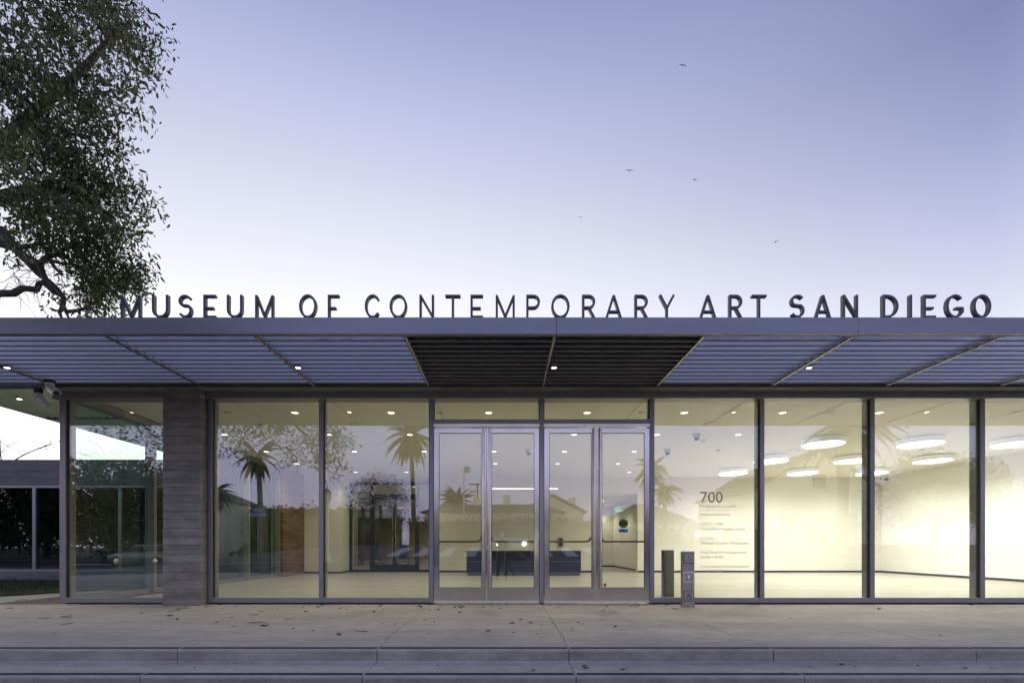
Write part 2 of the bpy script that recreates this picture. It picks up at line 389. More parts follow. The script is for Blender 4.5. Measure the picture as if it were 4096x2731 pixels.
# plaza and steps: one slab per module, recessed joints
EDGE, JY = -3.60, -3.16
T1, T2 = -0.125, -0.25
MB().box(-30, 30, -3.55, 0.3, -0.40, -0.022).box(-30, -7.3, 0.3, 6.5, -0.40, -0.022).build('plaza_bed', 'joint', kind='structure')
plaza = MB().box(-30, 30, -4.00, -3.56, -0.5, -0.26).build('plaza', 'joint', kind='structure')
def slab(x0, x1, y0, y1, z=0.0, name='slab', mat='plaza', par=None): return box(name, mat, par or plaza, x0, x1, y0, y1, z - 0.05, z, bevel=0.003)
g = 0.003
full = [-30, -20, -14.285] + lines + [16.2, 19.2, 30]
full = sorted(full)
for a, c in zip(full[:-1], full[1:]):
    if c > -7.0: slab(a + g, c - g, JY + 0.003, -0.035)
    else:
        slab(a + g, c - g, JY + 0.003, -0.035); slab(a + g, c - g, -0.028, 2.6)
slab(-7.2, -7.56, -0.028, 2.6)
def step_prof(yf, yb, zt, zb, r=0.018):
    p = [(yb, zb), (yb, zt)]
    p += [(yf + r - r * math.sin(q), zt - r + r * math.cos(q)) for q in [i * math.pi / 2 / 5 for i in range(6)]]
    p += [(yf, zb + 0.02), (yf - 0.018, zb + 0.002), (yf - 0.018, zb)]
    return p
steps = MB().box(-30, 30, -4.02, -3.7, -0.45, -0.27).build('steps', 'joint', kind='structure')
jx = [-30, -20.0, -13.0, -8.7, -4.94, -3.09, -1.21, 0.60, 2.53, 4.44, 6.4, 9.2, 14, 20, 30]
for k_, (yf, yb, zt, zb) in enumerate(((EDGE, JY - 0.003, 0.0, T1 - 0.01), (-4.07, EDGE + 0.02, T1, T2 - 0.01))):
    for a, c in zip(jx[:-1], jx[1:]):
        MB().prism(step_prof(yf, yb, zt, zb), 'x', a + g, c - g).build('step_slab', 'riser' if False else 'plaza', steps, smooth=True)
        box('nosing_strip', 'nosing', steps, a + g + 0.01, c - g - 0.01, yf + 0.016, yf + 0.082, zt - 0.004, zt + 0.0025)
        # cast riser face, rougher than the treads
        box('riser_face', 'riser', steps, a + g, c - g, yf - 0.004, yf + 0.01, zb + 0.028, zt - 0.024, bevel=0.003)

# lawn beside the wing
lawn = MB(); lp = [(-30, 1.0), (-9.9, 1.05), (-9.3, 2.0), (-8.3, 3.3), (-8.3, 5.4), (-30, 5.4)]
lawn.prism(lp, 'z', -0.02, 0.035).build('lawn', 'grass', kind='structure')
def in_poly(x, y, poly):
    c = False; j = len(poly) - 1
    for i in range(len(poly)):
        if (poly[i][1] > y) != (poly[j][1] > y) and x < (poly[j][0] - poly[i][0]) * (y - poly[i][1]) / (poly[j][1] - poly[i][1]) + poly[i][0]: c = not c
        j = i
    return c
gv, gf = [], []
for _ in range(9000):
    x = random.uniform(-16, -8.3); y = random.uniform(0.95, 5.3)
    if not in_poly(x, y, lp): continue
    h = random.uniform(0.03, 0.085); a = random.uniform(0, 6.28); w = random.uniform(0.004, 0.009); lx, ly = random.gauss(0, 0.03), random.gauss(0, 0.03)
    o = len(gv); dx, dy = math.cos(a) * w, math.sin(a) * w
    gv += [(x - dx, y - dy, 0.03), (x + dx, y + dy, 0.03), (x + lx + dx * .6, y + ly + dy * .6, 0.03 + h * .6), (x + lx * 2, y + ly * 2, 0.03 + h)]
    gf += [(o, o + 1, o + 2), (o, o + 2, o + 3)]
gm = MB(); gm.v, gm.f = gv, gf; gm.build('grass', 'blades', kind='stuff')

# ================================================================== MUSEUM BUILDING
bld = thing('museum_building', 'glass fronted museum lobby with grey mullions and a board marked concrete column', 'building', (0, 0, 0))
CEIL = 3.60; GX0, GX1, RY = -7.53, 14.3, 10.25
# head, beam, column
MB().box(-7.6, 20, -0.275, 0.30, 3.56, 3.76).build('concrete_beam', 'board', bld, bevel=0.004)
MB().box(-7.6, 20, -0.06, 0.05, 3.508, 3.557).build('head_channel', 'frame', bld, bevel=0.002)
MB().box(-7.6, 20, -0.052, 0.20, 3.455, 3.505).build('head_frame', 'frame', bld, bevel=0.002)
MB().box(-7.3, 20, 0.202, 0.28, 3.47, 3.62).build('head_lining', 'cream', bld)
cx0, cx1 = -5.64, -5.035
col = box('concrete_column', 'board_dark', bld, cx0 + 0.012, cx1 - 0.012, -0.178, 0.28, 0.0, 3.56)
zc = 0.0
random.seed(5)
while zc < 3.55:
    h = random.choice((0.125, 0.14, 0.145, 0.15)); z1 = min(3.557, zc + h)
    d = random.uniform(0, 0.007)
    MB().box(cx0 - d * 0.5, cx1 + d * 0.5, -0.19 - d, 0.27, zc + 0.0022, z1 - 0.0022).build('concrete_board', 'board', col, bevel=0.003)
    zc = z1
# mullions, sills, panes
MW = 0.070
mull = [X0 + MOD * k for k in range(-1, 9)]            # -3.11 ... facade module lines
def post(x, z0=0.02, z1=3.455, w=MW, inner=True):
    MB().box(x - w / 2, x + w / 2, 0.0, 0.078, z0, z1).build('mullion', 'frame', bld, bevel=0.002)
    if inner:
        MB().box(x - w / 2 + 0.006, x + w / 2 - 0.006, 0.08, 0.215, z0, z1).build('inner_mullion', 'frame_in', bld)
    for s in (-1, 1):
        a = x + s * (w / 2 + 0.001); b_ = x + s * (w / 2 + 0.013)
        MB().box(min(a, b_), max(a, b_), 0.03, 0.076, 0.1, z1 - 0.002).build('gasket', 'gasket', bld)
def pane(x0, x1, z0=0.105, z1=3.457): return box('window_pane', 'glass', bld, x0, x1, 0.045, 0.062, z0, z1)
def sill(x0, x1):
    MB().box(x0, x1, 0.002, 0.074, 0.022, 0.107).build('sill', 'frame', bld, bevel=0.002)
    MB().box(x0, x1, 0.012, 0.2, -0.01, 0.018).build('sill_gap', 'gasket', bld)
    MB().box(x0, x1, 0.078, 0.21, 0.004, 0.09).build('inner_sill', 'frame_in', bld)
post(-7.475, w=0.095)
pane(-7.425, -5.64); sill(-7.425, -5.60)
post(-4.985, w=0.066); 
for x in mull: post(x)
edges = [(-4.95, mull[0] - .036)] + [(mull[0] + .036, mull[1] - .036)] + [(mull[i] + .036, mull[i + 1] - .036) for i in range(3, 9)]
for a, c in edges: pane(a, c); sill(a, c)
# door bays: mull[1]..mull[2], mull[2]..mull[3]
steelv = []
random.seed(3)
for bay in (1, 2):
    a, c = mull[bay] + .036, mull[bay + 1] - .036
    MB().box(a, c, 0.001, 0.20, 3.045, 3.115).build('transom', 'frame', bld, bevel=0.002)
    pane(a, c, 3.116, 3.457)
    MB().box(a, c, -0.004, 0.1, 2.985, 3.043).build('door_header', 'steel', bld, bevel=0.002)
    mid = (a + c) / 2
    MB().box(a, c, -0.02, 0.2, -0.005, 0.012).build('threshold', 'steel', bld)
    for side in (-1, 1):
        x0, x1 = (a + .008, mid - .004) if side < 0 else (mid + .004, c - .008)
        st = 0.083
        fr = MB()
        fr.box(x0, x0 + st, 0.0, 0.045, 0.022, 2.965).box(x1 - st, x1, 0.0, 0.045, 0.022, 2.965)
        fr.box(x0 + st, x1 - st, 0.0015, 0.0435, 2.885, 2.965).box(x0 + st, x1 - st, 0.0015, 0.0435, 0.022, 0.275)
        d = fr.build('door', 'steel', bld, bevel=0.0015)
        MB().box(x0 + st - .004, x1 - st + .004, 0.016, 0.030, 0.270, 2.89).build('pane', 'glass', d)
        gk = MB(); w_ = 0.006
        gk.box(x0 + st, x0 + st + w_, 0.003, 0.014, .275, 2.885).box(x1 - st - w_, x1 - st, 0.003, 0.014, .275, 2.885)
        gk.box(x0 + st + w_, x1 - st - w_, 0.003, 0.014, 2.879, 2.885).box(x0 + st + w_, x1 - st - w_, 0.003, 0.014, .275, .281)
        gk.build('glazing_bead', 'gasket', d)
        hx = mid + side * 0.052
        MB().tube([(hx, -0.062, 0.255), (hx, -0.062, 2.985)], 0.0165, 14).build('pull_handle', 'steel', d, smooth=True)
        br = MB()
        for hz in (0.45, 1.325, 2.78): br.tube([(hx, -0.062, hz), (hx + side * 0.012, 0.004, hz)], 0.009, 8)
        br.tube([(hx, -.062, 1.325), (hx + side * .035, -.062, 1.325)], 0.012, 8)
        br.build('handle_bracket', 'steel', d, smooth=True)
        far = x0 + 0.02 if side < 0 else x1 - 0.02
        pb = [(far, 0.1, 1.055), (mid + side * 0.17, 0.1, 1.055), (mid + side * 0.125, 0.1, 1.063), (mid + side * 0.105, 0.09, 1.085), (mid + side * 0.095, 0.05, 1.12)]
        MB().tube(pb, 0.017, 10).build('panic_bar', 'frame_in', d, smooth=True)
        MB().box(x0 + .002, x1 - .002, -0.012, 0.0, 0.022, 0.058).build('door_sweep', 'white_metal', d, bevel=0.002)
        sc = MB()
        for i in range(6):
            sx = x0 + .07 + (x1 - x0 - .14) * i / 5; sc.lathe([(0.0055, 0), (0.0055, -0.003)], (sx, -0.012, 0.04), 8, 'y')
        sc.build('screw', 'gasket', d)
        if bay == 2 and side == 1:
            sx = X(1431, 8.18)
            MB().lathe([(0.078, 0), (0.078, -0.0015)], (sx, 0.0155, Zh(1202, 8.18)), 28, 'y').build('sticker', 'green', d, label='round yellow green caution sticker')
            k_ = MB(); k_.box(sx - .074, sx + .074, 0.0125, 0.0135, Zh(1202, 8.18) - .024, Zh(1202, 8.18) + .022)
            add_text(k_, 'AUTOMATIC', (sx - .05, 0.0133, Zh(1202, 8.18) + .032), width=.10)
            add_text(k_, 'DOOR', (sx - .03, 0.0133, Zh(1202, 8.18) - .052), width=.06); k_.build('sticker_print', 'ink', d)
            k_ = MB(); add_text(k_, 'CAUTION', (sx - .066, 0.0115, Zh(1202, 8.18) - .016), width=.132); k_.build('sticker_print', 'green', d)
            MB().box(sx - .076, sx + .076, 0.0140, 0.0155, Zh(1222, 8.18), Zh(1214.5, 8.18)).build('sticker', 'blueprint', d, label='small blue sticker')
            MB().box(sx - .018, sx + .018, 0.0130, 0.0139, Zh(1221, 8.18), Zh(1215.5, 8.18)).build('sticker_print', 'emblem', d)
            MB().box(X(1385.5, 8.18), X(1392, 8.18), 0.0140, 0.0155, Zh(1346, 8.18), Zh(1339.5, 8.18)).build('sticker', 'red', d, label='square red sticker')
# window lettering
lt = MB(); lx = 3.313; yv = 0.0435
for txt, z, w in (('Prospect St, La Jolla', 1.633, .602), ('MAIN ENTRANCE', 1.488, .505), ('10 AM - 4 PM', 1.326, .38), ('Thursday through Sunday', 1.246, .76),
                  ('CLOSED', 1.083, .237), ('Monday through Wednesday', 1.008, .83), ('Free Third Thursdays from', .848, .775), ('10 AM - 8 PM', .768, .38),
                  ('Free Holiday Mondays from', .61, .805)):
    add_text(lt, txt, (lx, yv, z), width=w)
add_text(lt, '2 PM - 5 PM', (lx + .02, yv, .53), width=.345)
lt.box(lx, lx + .602, yv - .0005, yv + .0005, 1.585, 1.5895)
lt.build('window_lettering', 'vinyl', bld)
lt = MB(); add_text(lt, '700', (lx, yv, 1.717), width=.375, depth=0.003); lt.build('street_number', simple('number grey', (0.32, 0.31, 0.30), 0.4, 0.3), bld)
# side glazing (west side of lobby)
for i in range(5):
    y = 0.11 + MOD * i
    if i: MB().box(-7.525, -7.33, y - .035, y + .035, 0.02, 3.455).build('side_mullion', 'frame_in', bld)
    y0, y1 = y + (.045 if i else .11), y + MOD - .036
    if i < 4: MB().box(-7.495, -7.478, y0, y1, 0.1, 3.46).build('window_pane', 'glass_side', bld)
MB().box(-7.525, -7.42, 0.22, 7.56, 0.0, 0.095).build('side_sill', 'frame_in', bld)
MB().box(-7.525, -7.33, 0.22, 7.56, 3.46, 3.6).build('side_head', 'frame_in', bld)
MB().box(-7.6, 20, 0.302, 34, 3.66, 3.80).build('roof', 'cover', bld)
MB().box(-7.6, -6.0, 9.45, 11.0, 0, 3.62).build('wall', 'cream', bld)
MB().box(-7.62, -7.40, 7.56, 9.45, 0, 3.62).build('wall', 'cream', bld)
cl = thing('stone_cladding', 'brown horizontally veined stone panel lining the lobby side wall', 'wall panel', (-7.3, 8.5, 0))
MB().box(-7.385, -7.25, 7.62, 9.28, 0.02, 2.35).build('cladding_slab', 'clad', cl, bevel=0.004)
MB().box(-7.385, -7.25, 7.62, 9.28, 2.356, 3.55).build('cladding_slab', 'clad', cl, bevel=0.004)
dl = MB()
for i, w in enumerate(('DONORS', 'AND', 'FRIENDS')):
    pass
for i in range(5): dl.box(-7.25, -7.238, 7.75 + i * .29, 7.75 + i * .29 + .25, 2.74, 2.83)
dl.build('panel_lettering', 'navy', cl)

# ================================================================== LOBBY INTERIOR (setting)
MB().box(-7.42, GX1, 0.215, 34, -0.05, 0.0).build('floor', 'floor', kind='structure')
MB().box(-7.6, GX1 + .2, 0.25, RY + 0.1, CEIL, CEIL + .05).build('ceiling', 'ceil', kind='structure')
bw = MB()
bw.box(-2.6, 3.62, RY, RY + .25, 0, CEIL).box(5.04, GX1 + .2, RY, RY + .25, 0, CEIL).box(3.62, 5.04, RY, RY + .25, 3.0, CEIL)
bw.box(-6.0, -2.6, RY + .3, RY + .5, 3.45, CEIL)
bw.build('back_wall', 'cream', kind='structure')
MB().box(GX1, GX1 + .2, 0.2, RY, 0, CEIL).build('right_wall', 'white', kind='structure')
bb = MB()
bb.box(-2.6, 3.62, RY - .012, RY, 0, .07).box(5.04, GX1, RY - .012, RY, 0, .07)
bb.box(-7.4, -6.0, 9.438, 9.45, 0, .07).box(GX1 - .012, GX1, .3, RY - .012, 0, .07).box(-6.0, -5.988, 9.45, 10.5, 0, .07)
bb.build('baseboard', 'base', kind='structure')
# corridor behind the right opening
cw = MB(); cw.box(2.5, 6.6, 15.6, 15.8, 0, 3.0).box(5.3, 5.5, RY + .25, 15.6, 0, 3.0).box(2.3, 2.5, RY + .25, 15.8, 0, 3.0); cw.build('corridor_wall', 'white', kind='structure')
MB().box(2.3, 5.5, RY + .25, 15.8, 2.95, 3.05).build('corridor_ceiling', 'ceil', kind='structure')
MB().box(5.288, 5.3, RY + .25, 15.6, 0, .07).box(2.5, 5.288, 15.588, 15.6, 0, .07).build('baseboard', 'base', kind='structure')
# room behind the glazed screen
rw = MB(); rw.box(-12, 0.2, 27, 27.2, 0, CEIL).box(-12.2, -12, RY, 27.2, 0, CEIL).box(0, .2, RY + .3, 27, 0, CEIL).box(-12, -7.6, RY, RY + .2, 0, CEIL); rw.build('rear_room_wall', 'tan', kind='structure')
MB().box(-12.2, .2, RY + .11, 27.2, CEIL, CEIL + .05).build('rear_room_ceiling', 'ceil', kind='structure')
MB().box(-12.2, -7.42, RY + .2, 27, -0.05, 0).build('rear_room_floor', 'floor', kind='structure')
# glazed inner screen
gs = thing('glazed_screen', 'dark framed glazed screen with double doors in the lobby back wall', 'glazed screen', (-4.3, 10.5, 0))
sy = 10.48
def gbar(n, x0, x1, z0, z1): return MB().box(x0, x1, sy - .05, sy + .05, z0, z1).build(n, 'black', gs)
gbar('frame_post', -6.0, -5.90, 0, 3.36); gbar('frame_post', -5.22, -5.11, 0, 3.36); gbar('frame_post', -3.40, -3.32, 0, 3.36); gbar('frame_post', -2.68, -2.6, 0, 3.36)
gbar('head_bar', -6.0, -2.6, 3.362, 3.45); gbar('transom_bar', -5.108, -3.402, 2.88, 2.99)
gbar('bottom_rail', -5.898, -5.222, 0, .09); gbar('bottom_rail', -3.318, -2.682, 0, .09)
for x0, x1 in ((-5.10, -4.27), (-4.26, -3.41)):
    d = MB(); d.box(x0, x0 + .07, sy - .03, sy + .03, .01, 2.87).box(x1 - .07, x1, sy - .03, sy + .03, .01, 2.87)
    d.box(x0 + .07, x1 - .07, sy - .028, sy + .028, .01, .30).box(x0 + .07, x1 - .07, sy - .028, sy + .028, 2.79, 2.87)
    d = d.build('door', 'black', gs)
    MB().box(x0 + .07, x1 - .07, sy - .004, sy + .004, .3, 2.79).build('pane', 'glass', d)
    hx = -4.32 if x1 < -4.2 else -4.21
    MB().tube([(hx, sy - .07, .5), (hx, sy - .07, 2.5)], .014).build('handle', 'steel', d)
for x0, x1, z0, z1 in ((-5.898, -5.222, .09, 3.36), (-3.318, -2.682, .09, 3.36), (-5.108, -3.402, 2.99, 3.36)):
    MB().box(x0, x1, sy - .004, sy + .004, z0, z1).build('pane', 'glass', gs)

# reception desk
dk = thing('reception_desk', 'long navy blue reception desk in front of the cream back wall', 'desk', (.6, 8.2, 0))
dx0, dx1 = X(1071, 16.2), X(1334, 16.2)
MB().box(dx0 + .03, dx1 - .03, 8.09, 8.75, 0, .09).build('plinth', 'black', dk)
pw = (dx1 - dx0) / 3
for i in range(3): MB().box(dx0 + i * pw + .0015, dx0 + (i + 1) * pw - .0015, 8.04, 8.1, .092, .80).build('front_panel', 'navy', dk, bevel=.002)
MB().box(dx0, dx0 + .05, 8.102, 8.78, .092, .80).build('side_panel', 'navy', dk); MB().box(dx1 - .05, dx1, 8.102, 8.78, .092, .80).build('side_panel', 'navy', dk)
MB().box(dx0 - .004, dx1 + .004, 8.03, 8.8, .802, .84).build('desktop', 'navy', dk, bevel=.003)
# linear pendant
pl = thing('linear_pendant_light', 'slim horizontal bar light glowing above the navy reception desk', 'light', (.65, 8.4, 3.0))
px0, px1, pz = X(1130, 16.56), X(1281, 16.56), Zh(1122, 16.56)
MB().box(px0, px1, 8.37, 8.43, pz + .002, pz + .075).build('housing', 'white_metal', pl)
MB().box(px0 + .01, px1 - .01, 8.375, 8.425, pz - .012, pz).build('diffuser', 'bar_lens', pl)
cb = MB(); cb.tube([(px0 + .2, 8.4, pz + .07), (px0 + .2, 8.4, CEIL)], .003, 6); cb.tube([(px1 - .2, 8.4, pz + .07), (px1 - .2, 8.4, CEIL)], .003, 6); cb.build('cable', 'frame', pl)
# wall control box
wb = thing('wall_control_box', 'small grey two button control box on the back wall above the desk', 'control box', (2.1, RY, 1.15))
bx0, bx1, bz0, bz1 = X(1281.5, 18.35), X(1293.5, 18.35), Zh(1255, 18.35), Zh(1234, 18.35)
MB().box(bx0, bx1, RY - .05, RY - .001, bz0, bz1).build('case', 'frame', wb, bevel=.004)
for a in (.12, .56): MB().box(bx0 + .05, bx1 - .05, RY - .058, RY - .05, bz0 + (bz1 - bz0) * a, bz0 + (bz1 - bz0) * (a + .32)).build('button', 'black', wb)
MB().tube([(bx0 + .1, RY - .02, bz0), (bx0 + .1, RY - .02, .07)], .012, 6).build('conduit', 'frame', wb)
# exit sign
ex = thing('exit_sign', 'green lit exit sign hanging in the corridor opening', 'exit sign', (5.1, 13.8, 2.75))
ez = 21.5; ex0, ex1, e0, e1 = X(1412, ez), X(1430, ez), Zh(1172, ez), Zh(1159, ez)
MB().box(ex0, ex1, ez - DIST, ez - DIST + .04, e0, e1).build('housing', 'white_metal', ex)
k_ = MB(); add_text(k_, 'EXIT', (ex0 + .03, ez - DIST - .002, e0 + .05), width=(ex1 - ex0) - .06); k_.build('lettering', 'exit_lens', ex)
MB().box(ex0, ex1, ez - DIST - .001, ez - DIST + .03, e0 - .035, e0 - .002).build('lens', 'exit_lens', ex)
MB().tube([((ex0 + ex1) / 2, ez - DIST + .02, e1), ((ex0 + ex1) / 2, ez - DIST + .02, 2.95)], .01, 6).build('stem', 'white_metal', ex)

# things in the rear room
c_ = thing('storage_crate', 'low reddish brown crate on the rear room floor behind the left glass panel', 'crate', (-7.3, 15.5, 0))
x0, y0 = -7.75, 15.6
for i in range(4): MB().box(x0, x0 + .62, y0, y0 + .5, .03 + i * .13, .03 + i * .13 + .122).build('slat', 'woodbrown', c_, bevel=.003)
MB().box(x0 - .01, x0 + .63, y0 - .01, y0 + .51, .56, .60).build('lid', 'woodbrown', c_)
h_ = thing('hand_truck', 'black two wheeled hand truck leaning behind the glazed inner doors', 'hand truck', (-7.4, 19.6, 0))
yy = 19.6; xx = X(862, yy + DIST)
f_ = MB(); f_.tube([(xx - .18, yy, .15), (xx - .15, yy, .9), (xx - .05, yy, 1.28), (xx + .05, yy, 1.28), (xx + .15, yy, .9), (xx + .18, yy, .15)], .025, 8)
for z in (.35, .6, .85): f_.tube([(xx - .17, yy, z), (xx + .17, yy, z)], .02, 6)
f_.build('frame', 'black', h_); MB().box(xx - .22, xx + .22, yy - .3, yy, .02, .045).build('toe_plate', 'black', h_)
MB().box(xx - .15, xx + .13, yy - .05, yy - .028, .2, 1.2).build('pad', 'black', h_)
MB().tube([(xx + .05, yy, 1.1), (xx + .3, yy, 1.05), (xx + .42, yy, 1.0)], .02, 6).build('handle', 'black', h_)
w_ = MB(); w_.tube([(xx + .4 + .24 * math.cos(a), yy, .26 + .24 * math.sin(a)) for a in [i * math.pi / 8 for i in range(17)]], .018, 6)
for a in range(5): w_.tube([(xx + .4, yy, .26), (xx + .4 + .24 * math.cos(a * 1.257), yy, .26 + .24 * math.sin(a * 1.257))], .008, 5)
w_.build('wheel', 'black', h_)
e_ = thing('easel_cart', 'dark wooden easel cart with a white notice behind the inner doors', 'cart', (-5.3, 19, 0))
yy = 19.0; xx = X(926, yy + DIST)
MB().box(xx - .38, xx + .38, yy - .3, yy + .3, .14, .19).build('platform', 'woodbrown', e_)
wl = MB()
for sx in (-.3, .3):
    for sy2 in (-.22, .22): wl.lathe([(.06, -.02), (.06, .02)], (xx + sx, yy + sy2, .07), 10, 'x')
wl.build('caster', 'black', e_)
for s in (-1, 1): MB().tube([(xx + s * .28, yy, .19), (xx + s * .1, yy + .05, 1.85)], .03, 6).build('leg', 'woodbrown', e_)
MB().box(xx - .22, xx + .16, yy - .04, yy, .3, 1.35).build('panel', 'black', e_)
MB().box(xx - .1, xx + .16, yy - .06, yy - .045, 1.42, 1.85).build('notice', 'whitep', e_)
MB().tube([(xx - .03, yy, 1.8), (xx - .1, yy, 2.35)], .02, 6).build('mast', 'black', e_)

# ------------------------------------------------------------------ ceiling lamps
dg = thing('disc_light', 'x', 'ceiling light', (0, 0, 0), 'round surface mounted disc lights in the gallery')
DR, DZ = 0.46, CEIL - 0.15
MB().lathe([(DR - .02, .125), (DR, .12), (DR, .004), (DR - .012, .0)], (0, 0, 0), 48).build('rim', 'rim_glow', dg, smooth=True)
MB().lathe([(DR - .014, -.002), (DR - .014, -.008)], (0, 0, 0), 48).build('diffuser', 'disc_lens', dg)
MB().lathe([(DR * .72, .12), (DR * .72, .149)], (0, 0, 0), 32).build('canopy_plate', 'frame', dg)
rown = {11.75: 'front row nearest the glass', 14.05: 'middle row', 16.4: 'rear row by the back wall'}
coln = {7.72: 'left', 10.08: 'middle', 12.42: 'right'}
ld = bpy.data.lights.new('disc_glow', 'SPOT'); ld.energy = 37; ld.color = NEUT; ld.spot_size = R(168); ld.spot_blend = 1.0; ld.shadow_soft_size = .02
lo = bpy.data.objects.new('disc_glow', ld); COL.objects.link(lo); lo.parent = dg; lo.location = (0, 0, -.035)
first = True
for z in (11.75, 14.05, 16.4):
    for xq in (7.72, 10.08, 12.42):
        lb = f'round white disc light, {coln[xq]} one of the {rown[z]}'
        o = dg if first else copy_tree(dg); first = False
        o.location = (xq, z - DIST, DZ); o['label'] = lb
dn = thing('downlight', 'x', 'downlight', (0, 0, 0), 'recessed ceiling downlights')
MB().lathe([(.085, 0), (.085, -.006), (.068, -.008), (.068, 0)], (0, 0, 0), 20).build('trim', 'white_metal', dn)
MB().lathe([(.066, -.002), (.066, -.005)], (0, 0, 0), 20).build('lens', 'down_lens', dn)
ld = bpy.data.lights.new('downlight_beam', 'SPOT'); ld.energy = 7.8; ld.color = (1.0, .91, .71); ld.spot_size = R(140); ld.spot_blend = 0.7; ld.shadow_soft_size = .01
lo = bpy.data.objects.new('downlight_beam', ld); COL.objects.link(lo); lo.parent = dn; lo.location = (0, 0, -.012)
do = thing('unlit_downlight', 'x', 'downlight', (0, 0, 0), 'unlit recessed ceiling fittings')
MB().lathe([(.085, 0), (.085, -.006), (.068, -.008), (.068, 0)], (0, 0, 0), 20).build('trim', 'white_metal', do)
MB().lathe([(.066, -.001), (.066, -.003)], (0, 0, 0), 20).build('lens', 'frame', do)
places = {9.49: ([677, 898, 1122, 1348, 1571, 1797, 2019, 2241], 'row nearest the glass'),
          11.35: ([516, 755, 941, 1318, 1508, 1695], 'second row from the glass'),
          13.35: ([611, 814, 974, 1134, 1296, 1456], 'third row from the glass'),
          15.3: ([560, 681, 1137, 1280, 1419], 'fourth row from the glass'), 17.0: ([608, 816, 933, 1445], 'rearmost row')}
over = lambda x: ('above the stone panel side' if x < -5.6 else 'behind the left window panes' if x < -1.2 else 'above the left pair of doors' if x < .6 else
                  'above the right pair of doors' if x < 2.5 else 'behind the hours lettering' if x < 4.4 else 'in the bright gallery')
fd = fo = True; seen = {}
for z, (pxs, rn) in places.items():
    for px in pxs:
        xq = X(px, z); lb = f'lit downlight of the {rn}, {over(xq)}'
        seen[lb] = seen.get(lb, 0) + 1
        if seen[lb] > 1: lb += [', next one', ', third one', ', fourth one', ', fifth one'][seen[lb] - 2]
        o = dn if fd else copy_tree(dn); fd = False; o.location = (xq, z - DIST, CEIL - .001); o['label'] = lb
for (px, py, what) in ((521, 946, 'behind the pane beside the concrete column'), (1009, 947, 'at the left end of the left door transom'), (1472, 946, 'at the right end of the right door transom'),
                       (1905, 946, 'behind the pane right of the hours lettering'), (2330, 946, 'at the far right pane')):
    z = (CEIL - EYE) * 1110.5 / (1256 - py); o = do if fo else copy_tree(do); fo = False
    o.location = (X(px, z), z - DIST, CEIL - .001); o['label'] = 'unlit round ceiling fitting ' + what
for (x, y, what) in ((4.2, 12.6, 'just inside'), (4.4, 15, 'at the far end of')):
    o = copy_tree(dn); o.location = (x, y, 2.949); o['label'] = f'small lit downlight {what} the corridor with the exit sign'
for i, (x, y, what) in enumerate(((-7, 13, 'left front'), (-4, 13, 'right front'), (-7, 18, 'left middle'), (-4, 18, 'right middle'), (-7, 24, 'left rear'), (-4.5, 24, 'right rear'))):
    o = copy_tree(dn); o.location = (x, y, CEIL - .001); o['label'] = f'small lit downlight at the {what} of the rear room behind the screen'
# dome cameras, detectors, vents
dc = thing('dome_camera', 'x', 'security camera', (0, 0, 0), 'dome cameras on the lobby ceiling')
MB().lathe([(.085, 0), (.09, -.02), (.088, -.07), (.08, -.08)], (0, 0, 0), 20).build('housing', 'white_metal', dc, smooth=True)
MB().lathe([(.062, -.078), (.06, -.11), (.045, -.14), (.015, -.152)], (0, 0, 0), 18).build('dome', 'darkglass', dc, smooth=True)
ff = True
for px, py, what in ((1600, 997, 'above the street number lettering, largest one'), (1533, 1032, 'just right of the doors, half way back'), (1213, 1032, 'above the reception desk'), (2034, 1094, 'in the far corner of the bright gallery')):
    z = (CEIL - EYE) * 1110.5 / (1256 - py); z = min(z, 18.1); o = dc if ff else copy_tree(dc); ff = False
    o.location = (X(px, z), z - DIST, CEIL - .001); o['label'] = 'white dome camera with dark lens ' + what
sd = thing('smoke_detector', 'x', 'smoke detector', (0, 0, 0), 'detectors on the lobby ceiling')
MB().lathe([(.07, 0), (.07, -.012), (.055, -.018), (.05, -.04), (.03, -.045)], (0, 0, 0), 18).build('body', 'white_metal', sd, smooth=True)
ff = True
for px, py, what in ((1614, 1011, 'in front of the dome camera row'), (1853, 1012, 'x'), (2116, 1032, 'between the front disc lights'), (1952, 1062, 'by the middle disc lights'), (600, 974, 'behind the pane beside the concrete column'), (1650, 1033, 'left of the gallery disc lights')):
    if what == 'x': continue
    z = (CEIL - EYE) * 1110.5 / (1256 - py); o = sd if ff else copy_tree(sd); ff = False
    o.location = (X(px, z), z - DIST, CEIL - .001); o['label'] = 'small white ceiling detector ' + what
sp = thing('ceiling_speaker', 'x', 'ceiling speaker', (0, 0, 0), 'flush round ceiling speakers')
MB().lathe([(.165, 0), (.165, -.004), (.155, -.006), (.155, -.002)], (0, 0, 0), 28).build('ring', 'frame', sp)
MB().lathe([(.153, -.001), (.153, -.003)], (0, 0, 0), 28).build('grille', 'ceil', sp)
ff = True
for px, py, what in ((1634, 973, 'above the hours lettering'), (1050, 976, 'left'), (822, 975, 'behind the second window pane'), (1822, 1032, 'in the gallery between disc lights')):
    if what == 'left': continue
    z = (CEIL - EYE) * 1110.5 / (1256 - py); o = sp if ff else copy_tree(sp); ff = False
    o.location = (X(px, z), z - DIST, CEIL - .001); o['label'] = 'faint flush round speaker in the ceiling ' + what

